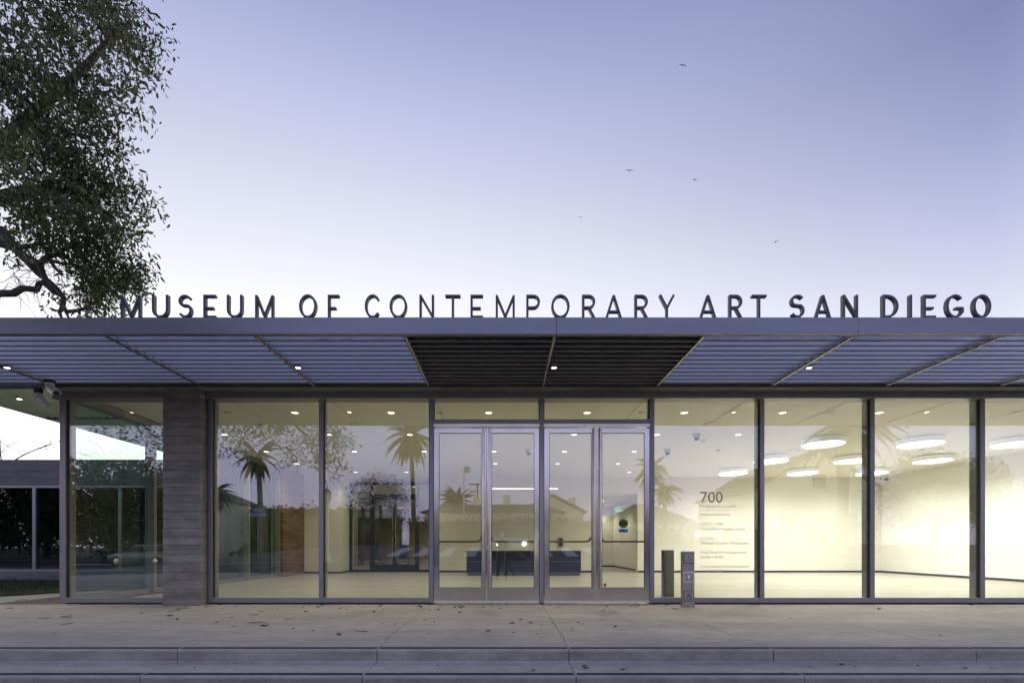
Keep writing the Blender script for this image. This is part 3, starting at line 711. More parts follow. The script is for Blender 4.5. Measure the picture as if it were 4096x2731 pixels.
# ================================================================== CANOPY
can = thing('entrance_canopy', 'long flat metal louvred canopy over the museum entrance', 'canopy', (0, -2.15, 3.58))
BB, BT = 3.578, 3.775                                   # beam bottom / top
FY = -2.20                                              # fascia front
beams = [-9.19, -7.34] + [X0 + MOD * k for k in range(-2, 11)]
for x in beams:
    if x < -9: continue
    m_ = MB().box(x - .008, x + .008, -2.13, -0.29, BB, BT)               # web
    m_.build('beam', 'blade', can, bevel=.001)
    m_ = MB().box(x - .024, x - .009, -2.13, -0.29, BB, BB + .012).box(x + .009, x + .024, -2.13, -.29, BB, BB + .008); m_.build('beam_flange', 'beam', can)
    m_ = MB()
    for dx in (-1, 1):
        for dy in (0, .06):
            m_.lathe([(.014, dx * .01), (.014, dx * .03)], (x, -.36 + dy, BB + .07), 8, 'x')
    m_.build('bolt', 'frame', can)
fj = [-9.45, X(244, 5.96), X(1278.5, 5.96), X(1972, 5.96), 10.1, 15.7]
for a, c in zip(fj[:-1], fj[1:]):
    MB().prism([(FY, 3.585), (FY, 3.788), (FY + .10, 3.788), (FY + .10, 3.775), (FY + .012, 3.775), (FY + .012, 3.597), (FY + .065, 3.597), (FY + .065, 3.585)], 'x', a + .003, c - .003).build('fascia_panel', 'fascia', can, bevel=.002)
# ledger channel at the wall
MB().box(-7.32, 20, -.288, -.278, 3.565, 3.79).build('ledger', 'beam', can)
# blades: curved aerofoil leaning back, top edge to the rear
def blade_profile():
    out, inn = [], []
    L, n = 0.150, 7
    for i in range(n + 1):
        s = i / n; y = s * 0.098; z = 0.125 * (1 - (1 - s) ** 1.7) ; th = 0.013 * math.sin(math.pi * min(.97, .22 + .75 * s))
        out.append((y - th * .8, z + th * .5)); inn.append((y + th * .8, z - th * .5))
    return out + inn[::-1]
BP = blade_profile()
NB = 12; BY0, BS = -2.14, 0.1578
span = {}
def blade_mesh(w):
    k = round(w, 3)
    if k not in span:
        mb_ = MB().prism(BP, 'x', 0, w); nf = len(mb_.f); mb_.box(.001, w - .001, -.007, .006, -.009, .001)
        me = mb_.mesh('louvre_blade', 'blade', True); me.materials.append(M['nose'])
        for p_ in me.polygons:
            if p_.index >= nf: p_.material_index = 1
        span[k] = me
    return span[k]
xs_b = [b_ for b_ in beams if b_ > -9]
for a, c in zip(xs_b[:-1], xs_b[1:]):
    for i in range(NB):
        o = bpy.data.objects.new('louvre_blade', blade_mesh(c - a - .022)); COL.objects.link(o); o.parent = can
        o.location = Vector((a + .011, BY0 + BS * i, BB + .012)) - Vector(can.location)
for i in range(NB):      # outer corner bay
    o = bpy.data.objects.new('louvre_blade', blade_mesh(2.0)); COL.objects.link(o); o.parent = can
    o.location = Vector((-9.36, BY0 + BS * i, BB + .012)) - Vector(can.location)
# solid roof over the two entrance bays
MB().box(X0 + .0085, X0 + MOD - .0085, -2.0995, -.279, 3.752, 3.772).box(X0 + MOD + .0085, X0 + 2 * MOD - .0085, -2.0995, -.279, 3.752, 3.772).build('cover_panel', 'cover', can)
# side canopy round the corner: frame plus slats running back
MB().box(-9.45, -9.42, FY + .012, 12.0, 3.585, 3.788).build('side_fascia', 'fascia', can, bevel=.002)
for y in (-.16, 1.75, 3.6, 5.5): MB().box(-9.418, -7.62, y, y + .02, BB, BT).build('cross_beam', 'beam', can)
sb = MB().prism([(0, 0), (.008, 0), (.1, .115), (.092, .12)], 'y', 0, 1.86).mesh('louvre_blade', 'blade')
for j, y in enumerate((-.138, 1.772, 3.622)):
    for i in range(12):
        o = bpy.data.objects.new('louvre_blade', sb); COL.objects.link(o); o.parent = can
        o.location = Vector((-9.40 + i * .150, y, BB + .012)) - Vector(can.location)
# canopy spotlights
cs = thing('canopy_spotlight', 'x', 'spotlight', (0, 0, 0), 'cylinder spotlights under the canopy')
MB().lathe([(.045, .12), (.047, .115), (.047, 0), (.034, 0), (.034, .012)], (0, 0, 0), 20).build('housing', 'frame', cs, smooth=True)
MB().lathe([(.033, .002), (.033, .006)], (0, 0, 0), 20).build('lens', 'spot_lens', cs)
ls = bpy.data.lights.new('spotlight_beam', 'SPOT'); ls.energy = 9.0; ls.color = WARM; ls.spot_size = R(100); ls.spot_blend = 0.9; ls.shadow_soft_size = .008
lo = bpy.data.objects.new('spotlight_beam', ls); COL.objects.link(lo); lo.parent = cs; lo.location = (0, 0, -.012)
sx_ = [(16, 'beside the corner beam at the far left'), (684, 'beside the third beam from the left'), (1272, 'beside the middle beam under the dark roof panel'), (1858, 'right of the dark roof panel')]
for i, (px, what) in enumerate(sx_):
    o = cs if i == 0 else copy_tree(cs); z = 7.05
    o.location = (X(px, z), z - DIST, Zh(845, z)); o['label'] = 'lit cylinder spotlight under the canopy ' + what
o = copy_tree(cs); o.location = (X(2446, 7.05), 7.05 - DIST, Zh(845, 7.05)); o['label'] = 'lit cylinder spotlight under the canopy outside the right edge'
o = copy_tree(cs); o.location = (-8.55, 0.35, 3.56); o['label'] = 'lit cylinder spotlight under the side canopy at the building corner'

# bullet cameras at the corner
bc = thing('bullet_camera', 'white bullet camera at the canopy corner, nearer one pointing right', 'security camera', (0, 0, 0), 'bullet cameras at the canopy corner')
def bullet(root, base, d, up_len, BL=.24):
    base = Vector(base); d = Vector(d).normalized()
    MB().lathe([(.055, 0), (.062, -.012), (.06, -.03), (.03, -.045), (.024, -.05)], base, 20).build('base', 'white_metal', root, smooth=True)
    MB().tube([base + Vector((0, 0, -.04)), base + Vector((0, 0, -.04 - up_len))], .021, 12).build('stem', 'white_metal', root, smooth=True)
    p = base + Vector((0, 0, -.05 - up_len)); a = p - d * .03
    b_ = a + d * BL
    MB().tube([a, a + d * .01, b_ - d * .004, b_], [.030, .048, .05, .046], 18).build('barrel', 'white_metal', root, smooth=True)
    MB().tube([b_ - d * .001, b_ + d * .006], [.043, .04], 18).build('lens', 'darkglass', root)
    sd_ = d.cross(Vector((0, 0, 1))).normalized(); up = sd_.cross(d)
    hood = MB(); 
    ring = [(a + d * (.0 + .0) + (sd_ * math.cos(q) + up * math.sin(q)) * .054) for q in [i * math.pi / 8 for i in range(9)]]
    o = len(hood.v)
    for r_ in (.054, .058):
        for e in (0.01, BL + .03):
            for q in [i * math.pi / 8 for i in range(9)]: hood.v.append(tuple(a + d * e + (sd_ * math.cos(q) + up * math.sin(q)) * r_))
    for i in range(8): hood.f += [(i, i + 1, 10 + i, 9 + i), (18 + i, 27 + i, 28 + i, 19 + i), (9 + i, 10 + i, 28 + i, 27 + i), (i, 18 + i, 19 + i, i + 1)]
    hood.build('hood', 'white_metal', root)
bp = P(114, 884, 7.45); bc.location = bp; bullet(bc, bp + Vector((0, 0, .03)), (.80, -.35, -.48), .03)
MB().box(bp.x - .05, bp.x + .05, bp.y - .05, bp.y + .05, bp.z + .031, bp.z + .075).build('bracket', 'black', bc)
bc2 = thing('bullet_camera', 'white bullet camera hanging below the other at the corner, pointing away', 'security camera', (0, 0, 0), 'bullet cameras at the canopy corner')
bp = P(88, 906, 8.0); bc2.location = bp; bullet(bc2, bp + Vector((0, 0, .02)), (.26, .62, -.62), .03, .17)
MB().box(bp.x - .04, bp.x + .04, bp.y - .04, bp.y + .04, bp.z + .021, 3.585).build('bracket', 'black', bc2)

# ================================================================== SIGN LETTERS
sg = thing('museum_sign', 'row of charcoal standing letters reading MUSEUM OF CONTEMPORARY ART SAN DIEGO', 'sign', (0, -2.1, 3.8))
LZ, LH, SW, LF, LD = 3.798, 0.283, 0.0275, -2.18, 0.052
MB().box(X(277, 6.06), X(2277, 6.06), -2.108, -2.092, 3.789, 3.826).build('sign_rail', 'fascia', sg)
MB().box(X(277, 6.0), X(2280, 6.0), -2.185, -2.108, 3.789, 3.796).build('sign_foot', 'fascia', sg)
def arc(cx, cy, rx, ry, a0, a1, n=18): return [(cx + rx * math.cos(R(a0 + (a1 - a0) * i / n)), cy + ry * math.sin(R(a0 + (a1 - a0) * i / n))) for i in range(n + 1)]
def glyph(ch, w):
    h = LH; s = SW / 2; a, c, t_, b_ = s, w - s, h - s, s
    if ch == 'M': return [[(a, 0), (a, h - .004)], [(a + .002, h - .02), (w / 2, b_ + .002)], [(w / 2, b_ + .002), (c - .002, h - .02)], [(c, 0), (c, h - .004)]]
    if ch == 'U': r_ = (c - a) / 2; return [[(a, h)] + arc(w / 2, b_ + r_, r_, r_, 180, 360) + [(c, h)]]
    if ch == 'S':
        cx = w / 2; rt = w / 2 - s; r1 = .062; r2 = .074
        return [arc(cx, h - s - r1, rt * .94, r1, 28, 90, 7)[:-1] + arc(cx, h - s - r1, rt * .94, r1, 90, 235, 12) + arc(cx, s + r2, rt, r2, 55, -150, 16)]
    if ch == 'E': return [[(a, 0), (a, h)], [(a, t_), (w, t_)], [(a, h * .42), (w * .82, h * .42)], [(a, b_), (w, b_)]]
    if ch == 'F': return [[(a, 0), (a, h)], [(a, t_), (w, t_)], [(a, h * .42), (w * .72, h * .42)]]
    if ch == 'O': return [('c', arc(w / 2, h / 2, w / 2 - s, h / 2 - s + .004, 0, 360, 40)[:-1])]
    if ch == 'C': return [arc(w * .54, h / 2, w * .54 - s, h / 2 - s + .004, 38, 322, 32)]
    if ch == 'G': return [arc(w * .52, h / 2, w * .52 - s, h / 2 - s + .004, 42, 318, 32)[:-1] + [(c, h * .25), (c, h * .42)], [(c + s, h * .42), (w * .55, h * .42)]]
    if ch == 'N': return [[(a, 0), (a, h)], [(a + .002, h - .012), (c - .002, .012)], [(c, 0), (c, h)]]
    if ch == 'T': return [[(0, t_), (w, t_)], [(w / 2, 0), (w / 2, t_)]]
    if ch == 'I': return [[(w / 2, 0), (w / 2, h)]]
    if ch in 'PR':
        r_ = h * .275; k = [[(a, 0), (a, h)], [(a, t_), (w * .52, t_)] + arc(w * .52, t_ - r_ + .006, c - w * .52, r_ - .006, 90, -90, 14) + [(a, t_ - 2 * r_ + .012)]]
        if ch == 'R': k.append([(w * .5, t_ - 2 * r_ + .012), (c + .002, 0)])
        return k
    if ch == 'A': return [[(s * .9, 0), (w / 2, h - .006)], [(w / 2, h - .006), (w - s * .9, 0)], [(w * .2, h * .27), (w * .8, h * .27)]]
    if ch == 'Y': return [[(s * .8, h), (w / 2, h * .42)], [(w - s * .8, h), (w / 2, h * .42)], [(w / 2, 0), (w / 2, h * .44)]]
    if ch == 'D': return [[(a, 0), (a, h)], [(a, t_), (w * .3, t_)] + arc(w * .3, h / 2, c - w * .3, h / 2 - s, 90, -90, 20) + [(a, b_)]]
LET = [('M', 276, 321), ('U', 348, 385), ('S', 408, 439), ('E', 466, 494), ('U', 520, 555.5), ('M', 585, 627), ('O', 686, 726), ('F', 752, 778), ('C', 837, 871),
       ('O', 894, 934), ('N', 962.5, 996), ('T', 1022, 1057), ('E', 1080, 1109), ('M', 1138, 1182), ('P', 1208.5, 1240), ('O', 1266, 1308), ('R', 1337, 1367), ('A', 1391, 1428),
       ('R', 1458, 1488), ('Y', 1514, 1550), ('A', 1608, 1645), ('R', 1675, 1705), ('T', 1727, 1761), ('S', 1816, 1848), ('A', 1873, 1909), ('N', 1936, 1971.5), ('D', 2028, 2064),
       ('I', 2089, 2096), ('E', 2121.5, 2151), ('G', 2174, 2214), ('O', 2236, 2277)]
zf = LF + DIST
for ch, p0, p1 in LET:
    x0 = X(p0, zf); w = X(p1, zf) - x0; m_ = MB()
    for i, st in enumerate(glyph(ch, w)):
        closed = isinstance(st, tuple) and st[0] == 'c'
        pts = st[1] if closed else st
        e = 0.0016 * i
        m_.stroke(pts, SW, lambda u, v, d: (x0 + u, d, LZ + v), LF + e, LF + LD - e, closed)
    m_.build('letter', 'letter', sg, bevel=0.0025, smooth=False)

# ================================================================== PUSH BUTTON POST
m, t, n, b = newmat('satin stainless'); M['satin'] = m
f2 = pos_noise(t, 40, 4, (1, 1, .05)); t.links.new(ramp(t, f2, (0.40, 0.37, 0.335), (0.50, 0.465, 0.425)), b.inputs['Base Color']); setp(b, Metallic=0.95, Roughness=0.36)
bo = thing('push_button_post', 'short stainless steel post with wheelchair push plates beside the doors', 'push button post', (X(1581.5, 7.74), -.42, 0))
x0, x1 = X(1567.6, 7.74), X(1595, 7.74); yf = -.42
MB().box(x0, x1, yf, yf + .10, 0.0, .895).build('post', 'satin', bo, bevel=.008)
MB().box(x0 - .006, x1 + .006, yf - .006, yf + .106, 0.001, .012).build('base_plate', 'steel', bo)
cxp = (x0 + x1) / 2
def sym(mat, zc, k, par, d0):
    pl_ = lambda u, v, d: (cxp + u * k, d, zc + v * k)
    m_ = MB(); m_.lathe([(.075 * k, d0), (.075 * k, d0 - .0012)], (cxp - .05 * k, 0, zc + .42 * k), 12, 'y')
    m_.stroke([(-.05, .3), (-.04, -.02), (.17, -.02), (.27, -.3), (.36, -.26)], .09, pl_, d0, d0 - .0012)
    m_.stroke([(-.04, .13), (.14, .13)], .07, pl_, d0 + .0002, d0 - .001)
    m_.stroke(arc(-.03, -.2, .25, .25, 125, 385, 20), .07, pl_, d0 + .0004, d0 - .0008); m_.build('wheelchair_symbol', mat, par)
for zc, mt in ((.779, 'frame_in'), (.179, 'emblem')):
    pz_ = MB().box(cxp - .075, cxp + .075, yf - .016, yf, zc - .075, zc + .075).build('push_plate', 'satin', bo, bevel=.01)
    sym(mt, zc, .12, pz_, yf - .0165)
    MB().box(cxp - .0825, cxp + .0825, yf - .004, yf - .001, zc - .0825, zc + .0825).build('plate_gasket', 'gasket', bo)
pz_ = MB().box(cxp - .086, cxp + .086, yf - .006, yf, .481 - .086, .481 + .086).build('reader_plate', 'white_metal', bo, bevel=.004)
rb = [(cxp - .065, .481 - .06), (cxp + .065, .481 - .06), (cxp + .065, .481 + .06), (cxp - .065, .481 + .06)]
m_ = MB(); m_.stroke(rb, .010, lambda u, v, d: (u, d, v), yf - .006, yf - .014, True); m_.build('reader_rim', 'frame', pz_)
MB().box(cxp - .045, cxp + .045, yf - .012, yf - .006, .481 - .045, .481 + .045).build('reader_body', 'frame_in', pz_, bevel=.004)
MB().box(cxp - .025, cxp + .02, yf - .016, yf - .0125, .481 - .03, .481 + .035).build('reader_key', 'whitep', pz_)
MB().box(cxp - .025, cxp + .02, yf - .017, yf - .0125, .481 + .036, .481 + .044).build('reader_lamp', 'red', pz_)

bi = thing('push_button_post', 'post darkened for its unlit back, standing inside the glass beside the stainless post', 'push button post', (X(1534, 9.25), 1.1, 0))
x0, x1 = X(1522, 9.25), X(1548, 9.25); yb = 9.25 - DIST
MB().box(x0, x1, yb, yb + .10, .012, .905).build('post', 'postgreen', bi, bevel=.006); MB().box(x0 - .008, x1 + .008, yb - .008, yb + .108, .001, .011).build('base_plate', 'satin', bi)
MB().box((x0 + x1) / 2 - .07, (x0 + x1) / 2 + .07, yb + .10, yb + .115, .70, .84).build('push_plate', 'satin', bi, bevel=.005)

# ================================================================== MUSEUM WING (left)
wg = thing('museum_wing', 'low grey concrete wing with dark windows beyond the lawn', 'building', (-14, 5.34, 0))
WY, wx0, wx1 = 5.34, -26, -8.25
zz = 2.70
for i, h in enumerate((.20, .17, .18, .155)):
    MB().box(wx0, wx1, WY + .004 * (i % 2), WY + .3, zz + .002, zz + h - .002).build('concrete_board', 'board_dark', wg, bevel=.003); zz += h
MB().box(wx0, wx1, WY + .02, WY + .3, .0, .28).build('base_wall', 'board_dark', wg)
MB().box(wx0, wx1, WY + .03, WY + .12, 2.62, 2.695).build('window_head', 'frame', wg); MB().box(wx0, wx1, WY + .03, WY + .12, .282, .34).build('window_sill', 'frame', wg)
wm = [-25.2, -22.8, -20.4, -18, -15.6, -13.19, -10.79, -8.40]
for x in wm: MB().box(x - .045, x + .045, WY + .03, WY + .16, .342, 2.618).build('mullion', 'frame', wg)
for a, c in zip(wm[:-1], wm[1:]): MB().box(a + .045, c - .045, WY + .07, WY + .085, .342, 2.618).build('window_pane', 'glass_dark', wg)
MB().box(wx0, wx1, WY + .3, 12, 3.30, 3.40).build('roof', 'cover', wg); MB().box(wx1 - .2, wx1, WY + .3, 12, 0, 3.3).build('end_wall', 'board_dark', wg)
MB().box(wx0, wx1, 9, 9.2, 0, 3.3).build('inner_wall', 'board_dark', wg); MB().box(wx0, wx0 + .2, WY + .3, 9, 0, 3.3).build('end_wall', 'board_dark', wg)
MB().box(wx0 + .2, wx1 - .2, WY + .3, 9, .02, .06).build('floor', 'asphalt', wg)
MB().box(-9.15, -7.62, 5.6, 5.75, 0, 3.57).build('link_wall', 'board_dark', wg); MB().box(-9.15, -9.0, 5.752, 11, 0, 3.57).build('link_wall', 'board_dark', wg); MB().box(-9.15, -7.62, 5.6, 11, 3.574, 3.60).build('roof', 'board_dark', wg)  # walls and roof added to block the sky behind the side glazing

# ================================================================== TREES
def tubes_from(nodes, rad, mb, n=5):
    for (p, q, r0, r1) in nodes: mb.tube([p, q], [r0, r1], n, False)
def leaf_arrays(centers, spread, per, size, droop=0.5, rng=RNG, aspect=0.38):
    """many folded six-sided leaves round each centre: arrays of vertices and faces"""
    C = np.repeat(np.asarray(centers, float), per, 0); N = len(C)
    C = C + np.clip(rng.normal(0, 1, (N, 3)), -1.35, 1.35) * np.asarray(spread)
    d = rng.normal(0, 1, (N, 3)); d[:, 2] -= droop; d /= np.linalg.norm(d, axis=1)[:, None]
    r = rng.normal(0, 1, (N, 3)); s = np.cross(d, r); s /= np.linalg.norm(s, axis=1)[:, None]; nrm = np.cross(s, d)
    L = (size * rng.uniform(.5, 1.35, N))[:, None]; w = L * aspect * .5
    p0 = C; p1 = C + d * L * .3 + s * w * .9 + nrm * w * .35; p2 = C + d * L * .72 + s * w * .75 + nrm * w * .3; p3 = C + d * L - nrm * w * .35
    p4 = C + d * L * .72 - s * w * .75 + nrm * w * .3; p5 = C + d * L * .3 - s * w * .9 + nrm * w * .35
    V = np.stack([p0, p1, p2, p3, p4, p5], 1).reshape(-1, 3)
    b = np.arange(N)[:, None] * 6
    F = np.concatenate([b + np.array([[0, 1, 2, 3]]), b + np.array([[0, 3, 4, 5]])], 0)
    return V, F
def np_mesh(name, V, F, mat, parent, **k):
    off = np.array(wloc(parent)) if parent else np.zeros(3)
    me = bpy.data.meshes.new(name); V = V - off
    me.vertices.add(len(V)); me.vertices.foreach_set('co', V.astype(np.float32).ravel())
    n = F.shape[1]; me.loops.add(F.size); me.loops.foreach_set('vertex_index', F.astype(np.int32).ravel())
    me.polygons.add(len(F)); me.polygons.foreach_set('loop_start', (np.arange(len(F)) * n).astype(np.int32)); me.polygons.foreach_set('loop_total', np.full(len(F), n, np.int32))
    me.materials.append(M[mat]); me.update(calc_edges=True); me.validate()
    o = bpy.data.objects.new(name, me); COL.objects.link(o); o.parent = parent
    for a, v in k.items(): o[a] = v
    return o
def blob_points(blobs, rng=RNG):
    out = []
    for (c, r, n) in blobs:
        d = rng.normal(0, 1, (n, 3)); d /= np.linalg.norm(d, axis=1)[:, None]
        rad = rng.uniform(0, 1, n) ** (1 / 2.2); out.append(np.asarray(c) + d * rad[:, None] * np.asarray(r))
    return np.concatenate(out)
def grow(seed_nodes, pts, r_tip=.006, step=.35):
    """join each point to the nearest wood already grown, nearest first; returns segments"""
    nodes = [Vector(p) for p in seed_nodes]; arr = np.array([list(p) for p in nodes]); segs = []
    order = np.argsort(((pts[:, None, :] - arr[None]) ** 2).sum(2).min(1))
    for i in order:
        p = pts[i]; d2 = ((arr - p) ** 2).sum(1); j = int(d2.argmin()); a = arr[j]; L = math.sqrt(d2[j])
        k = max(1, int(L / step)); last = a; new = []
        for q in range(1, k + 1):
            t_ = q / k; m_ = a + (p - a) * t_ + (RNG.normal(0, .05 * min(L, 1), 3) if q < k else 0) - np.array([0, 0, -.10 * min(L, 1.5) * math.sin(math.pi * t_)])
            w0 = r_tip * (1 + 2.2 * min(1, L) * (1 - (q - 1) / k)); w1 = r_tip * (1 + 2.2 * min(1, L) * (1 - t_))
            segs.append((Vector(last), Vector(m_), w0, w1)); last = m_; new.append(m_)
        arr = np.concatenate([arr, np.array(new)])
    return segs

# big fig tree at the left, over the canopy corner
fig = thing('fig_tree', 'large dark leafy fig tree rising over the left end of the canopy', 'tree', (-13, -2.4, -.05))
B = lambda px, py, z, r, n: (tuple(P(px, py, z)), tuple(1.03 * q for q in r), n)
blobs = [B(205, 40, 7.6, (1.0, .9, .8), 95), B(110, 130, 7.2, (1.25, 1.0, 1.0), 95), B(130, 290, 8.0, (1.25, 1.0, 1.0), 135), B(165, 440, 8.2, (1.12, .9, .85), 125), B(60, 400, 7.4, (.9, .8, .7), 50),
         B(222, 560, 8.5, (.76, .7, .75), 100), B(255, 645, 8.7, (.32, .4, .42), 26), B(222, 668, 8.6, (.38, .4, .55), 24), B(310, 640, 8.8, (.16, .2, .3), 8), B(60, 500, 7.6, (.8, .7, .35), 30), B(-120, 250, 7.6, (1.6, 1.5, 1.8), 140), B(150, -170, 7.4, (1.5, 1.4, 1.2), 110), B(-150, -120, 7.4, (2, 1.6, 1.8), 110),
         ((-6.3, -4.7, 4.6), (1.9, .9, 1.5), 130), ((-5.0, -4.9, 3.6), (.85, .6, .8), 45), ((-7.6, -3.6, 6.3), (1.8, 1.5, 1.4), 90), ((-8.0, -6.0, 6.0), (2.9, 1.9, 2.4), 230), ((-10.2, -5.8, 4.7), (1.6, 1.4, 1.8), 120)]
pts = blob_points([(c, r, max(6, int(n * .62))) for c, r, n in blobs])
limbs = []
U = lambda l, z=8.3: [P(x / 3.9, 402 + y / 3.9, z) for x, y in l]
trunk = [Vector((-13, -2.4, -.1)), Vector((-12.9, -2.3, 1.8)), Vector((-12.5, -2.0, 3.2)), Vector((-11.8, -1.4, 4.6)), Vector((-11, -.9, 5.9)), Vector((-10.2, -.6, 7.4)), Vector((-9.0, -.6, 9.2))]
limbs.append((trunk, [.45, .36, .31, .26, .2, .15, .08]))
la = [Vector((-11.4, -1.1, 5.2)), P(-90, 545, 8.2)]
limbs.append((la + U([(0, 600), (130, 650), (230, 760), (340, 880), (480, 990), (530, 1050), (568, 1100), (560, 1175), (600, 1225), (690, 1215), (790, 1185), (870, 1225)]), [.13, .1, .09, .082, .06, .05, .042, .04, .045, .042, .034, .03, .026, .014]))
limbs.append((U([(0, 500), (120, 640), (200, 720), (350, 800), (385, 890), (430, 960), (520, 1020)], 8.25), [.1, .08, .07, .062, .045, .035, .03]))
limbs.append(([Vector((-11.6, -1.2, 4.9)), P(-100, 690, 8.4)] + U([(0, 1060), (120, 1060), (200, 1015), (330, 1025), (350, 975), (385, 965), (430, 1000), (480, 1050), (540, 1075)], 8.35), [.1, .07, .06, .058, .052, .05, .046, .044, .042, .04, .036]))
limbs.append((U([(562, 1170), (530, 1230), (560, 1300), (585, 1360)], 8.3), [.036, .028, .02, .015]))
limbs.append((U([(565, 1180), (600, 1250), (620, 1290), (640, 1340)], 8.28), [.03, .022, .016, .012]))
limbs.append((U([(120, 640), (220, 645), (300, 632), (345, 610), (410, 660), (440, 760), (500, 840), (555, 895)], 8.2), [.05, .04, .036, .034, .034, .03, .026, .02]))
limbs.append((U([(350, 800), (430, 730), (520, 710), (620, 740)], 8.3), [.05, .042, .034, .02]))
limbs.append((U([(430, 760), (540, 790), (640, 800), (760, 830)], 8.3), [.03, .024, .02, .015]))
limbs.append(([Vector((-11.6, -1.3, 4.9)), Vector((-10, -2.6, 5.6)), Vector((-8.2, -4.0, 5.7)), Vector((-6.6, -4.7, 5.0)), Vector((-5.4, -4.9, 4.0))], [.16, .12, .09, .06, .03]))
limbs.append(([Vector((-10.6, -.7, 6.6)), P(0, 330, 7.8), P(90, 250, 7.9), P(200, 150, 7.8), P(280, 60, 7.7)], [.13, .1, .08, .055, .03]))
limbs.append(([P(-60, 470, 8), P(60, 440, 8.1), P(160, 430, 8.3), P(260, 500, 8.4)], [.12, .09, .06, .03]))
tk = MB()
seeds = []
for pl_, rd in limbs:
    tk.tube(pl_, rd, 9)
    for a, c in zip(pl_[:-1], pl_[1:]):
        for q in range(4): seeds.append(a.lerp(c, q / 4))
tk.build('trunk', 'bark', fig, smooth=True)
segs = grow(seeds, pts)
tw = MB(); tubes_from(segs, 0, tw, 4)
# fine hanging twigs under the crown
for _ in range(46):
    a = P(random.uniform(10, 190), random.uniform(560, 690), random.uniform(8, 8.6)); l = [a]
    dirv = Vector((random.gauss(.25, .5), random.gauss(0, .3), random.gauss(-.5, .4))).normalized()
    for q in range(4): dirv = (dirv + Vector((random.gauss(0, .35), random.gauss(0, .3), random.gauss(.02, .3)))).normalized(); l.append(l[-1] + dirv * .12)
    s_ = min(seeds, key=lambda q: (q - a).length)
    if (s_ - a).length < .8: l = [s_] + l
    tw.tube(l, [.006] + [.004] * (len(l) - 2) + [.002], 4, False)
tw.build('twig', 'bark', fig, kind='stuff')
V, F = leaf_arrays(pts, (.165, .165, .145), 46, .094, .75)
np_mesh('crown', V, F, 'leaf', fig, kind='stuff')
few = np.array([list(P(*q)) for q in ((105, 668, 8.35), (104, 690, 8.35), (107, 705, 8.35), (228, 716, 8.3), (250, 722, 8.3), (212, 720, 8.3), (20, 590, 8.2), (16, 600, 8.2), (130, 676, 8.3), (120, 560, 8.2), (150, 650, 8.3))])
V, F = leaf_arrays(few, (.09, .09, .08), 11, .10, .9)
np_mesh('leaf_spray', V, F, 'leaf', fig, kind='stuff')

def tree(name, label, cat, base, h, blobs, leaf, size, per, trunk_r, mat_l, spread=.35, group=None):
    t_ = thing(name, label, cat, base, group); bx, by, bz = base
    top = Vector((bx, by, bz + h * .75)); tl = [Vector(base), Vector((bx + .1, by, bz + h * .3)), Vector((bx - .05, by + .05, bz + h * .55)), top]
    m_ = MB().tube(tl, [trunk_r, trunk_r * .8, trunk_r * .55, trunk_r * .25], 8)
    ps = blob_points(blobs); sub = ps[::4]
    segs = grow([tl[1].lerp(tl[3], q / 6) for q in range(7)], sub, trunk_r * .06, .6); tubes_from(segs, 0, m_, 4)
    m_.build('trunk', 'bark', t_)
    V, F = leaf_arrays(ps, (spread,) * 3, per, size, .3); np_mesh('crown', V, F, mat_l, t_, kind='stuff'); return t_
tree('broad_tree', 'dense dark street tree reflected in the corner pane', 'tree', (-34, -34, -.36), 8.5, [((-34, -34, 4.7), (5.8, 4.5, 4.3), 430), ((-30.5, -33, 3.6), (2.8, 2.5, 2.7), 120)], None, .45, 26, .4, 'leaf2', .55)
tree('broad_tree', 'smaller dark tree reflected behind the parked cars', 'tree', (-27, -60, -.3), 6, [((-27, -60, 4.0), (5, 3.5, 2.6), 130)], None, .42, 22, .3, 'leaf2', .6)
tree('shrub_tree', 'thin twiggy small tree reflected over the inner screen', 'tree', (-10.2, -30, .85), 5.6, [((-10.3, -30, 4.4), (3.1, 2, 2.3), 260), ((-9.6, -30, 5.6), (1.7, 1.4, 1.3), 90)], None, .17, 16, .16, 'leaf2', .32)
tree('broad_tree', 'rounded green tree reflected beyond the far right pane', 'tree', (34, -30, 1.1), 8, [((34, -30, 5.3), (5, 3.5, 3.2), 330)], None, .24, 46, .4, 'leaf2', .5)
for k_, (tx, ty, th_, w_) in enumerate(((-46, -36, 9, 'nearest the corner'), (-56, -40, 10, 'in the middle'), (-67, -38, 9.5, 'farthest left'), (-50, -60, 11, 'behind the others'))):
    tree('broad_tree', 'broad dark tree mirrored in the wing windows, ' + w_, 'tree', (tx, ty, -.36), th_, [((tx, ty, th_ * .5), (7, 4.5, th_ * .52), 420)], None, .6, 22, .4, 'leaf2', .6)
# bare tree at the far left behind the wing
bt = thing('bare_tree', 'leafless thin branched tree seen under the side canopy at far left', 'tree', (-18.4, 8.6, 0))
random.seed(21); m_ = MB()
def branch(p, d, l, r, lev):
    q = p; pts_ = [p]
    for i in range(4):
        d = (d + Vector((random.gauss(0, .16), random.gauss(0, .16), random.gauss(-.03 * lev, .1)))).normalized(); q = q + d * l / 4; pts_.append(q)
    m_.tube(pts_, [r, r * .9, r * .8, r * .7, r * .55], 5, False)
    if lev < 5:
        for i in range(3 if lev else 4):
            dd = (d + Vector((random.gauss(0, .7), random.gauss(0, .6), random.gauss(0 if lev < 2 else -.25, .4)))).normalized()
            branch(pts_[random.choice((2, 3, 4))], dd, l * .72, r * .52, lev + 1)
branch(Vector((-18.4, 8.6, 0)), Vector((.12, 0, 1)), 3.2, .11, 0)
m_.build('trunk', 'bark', bt)

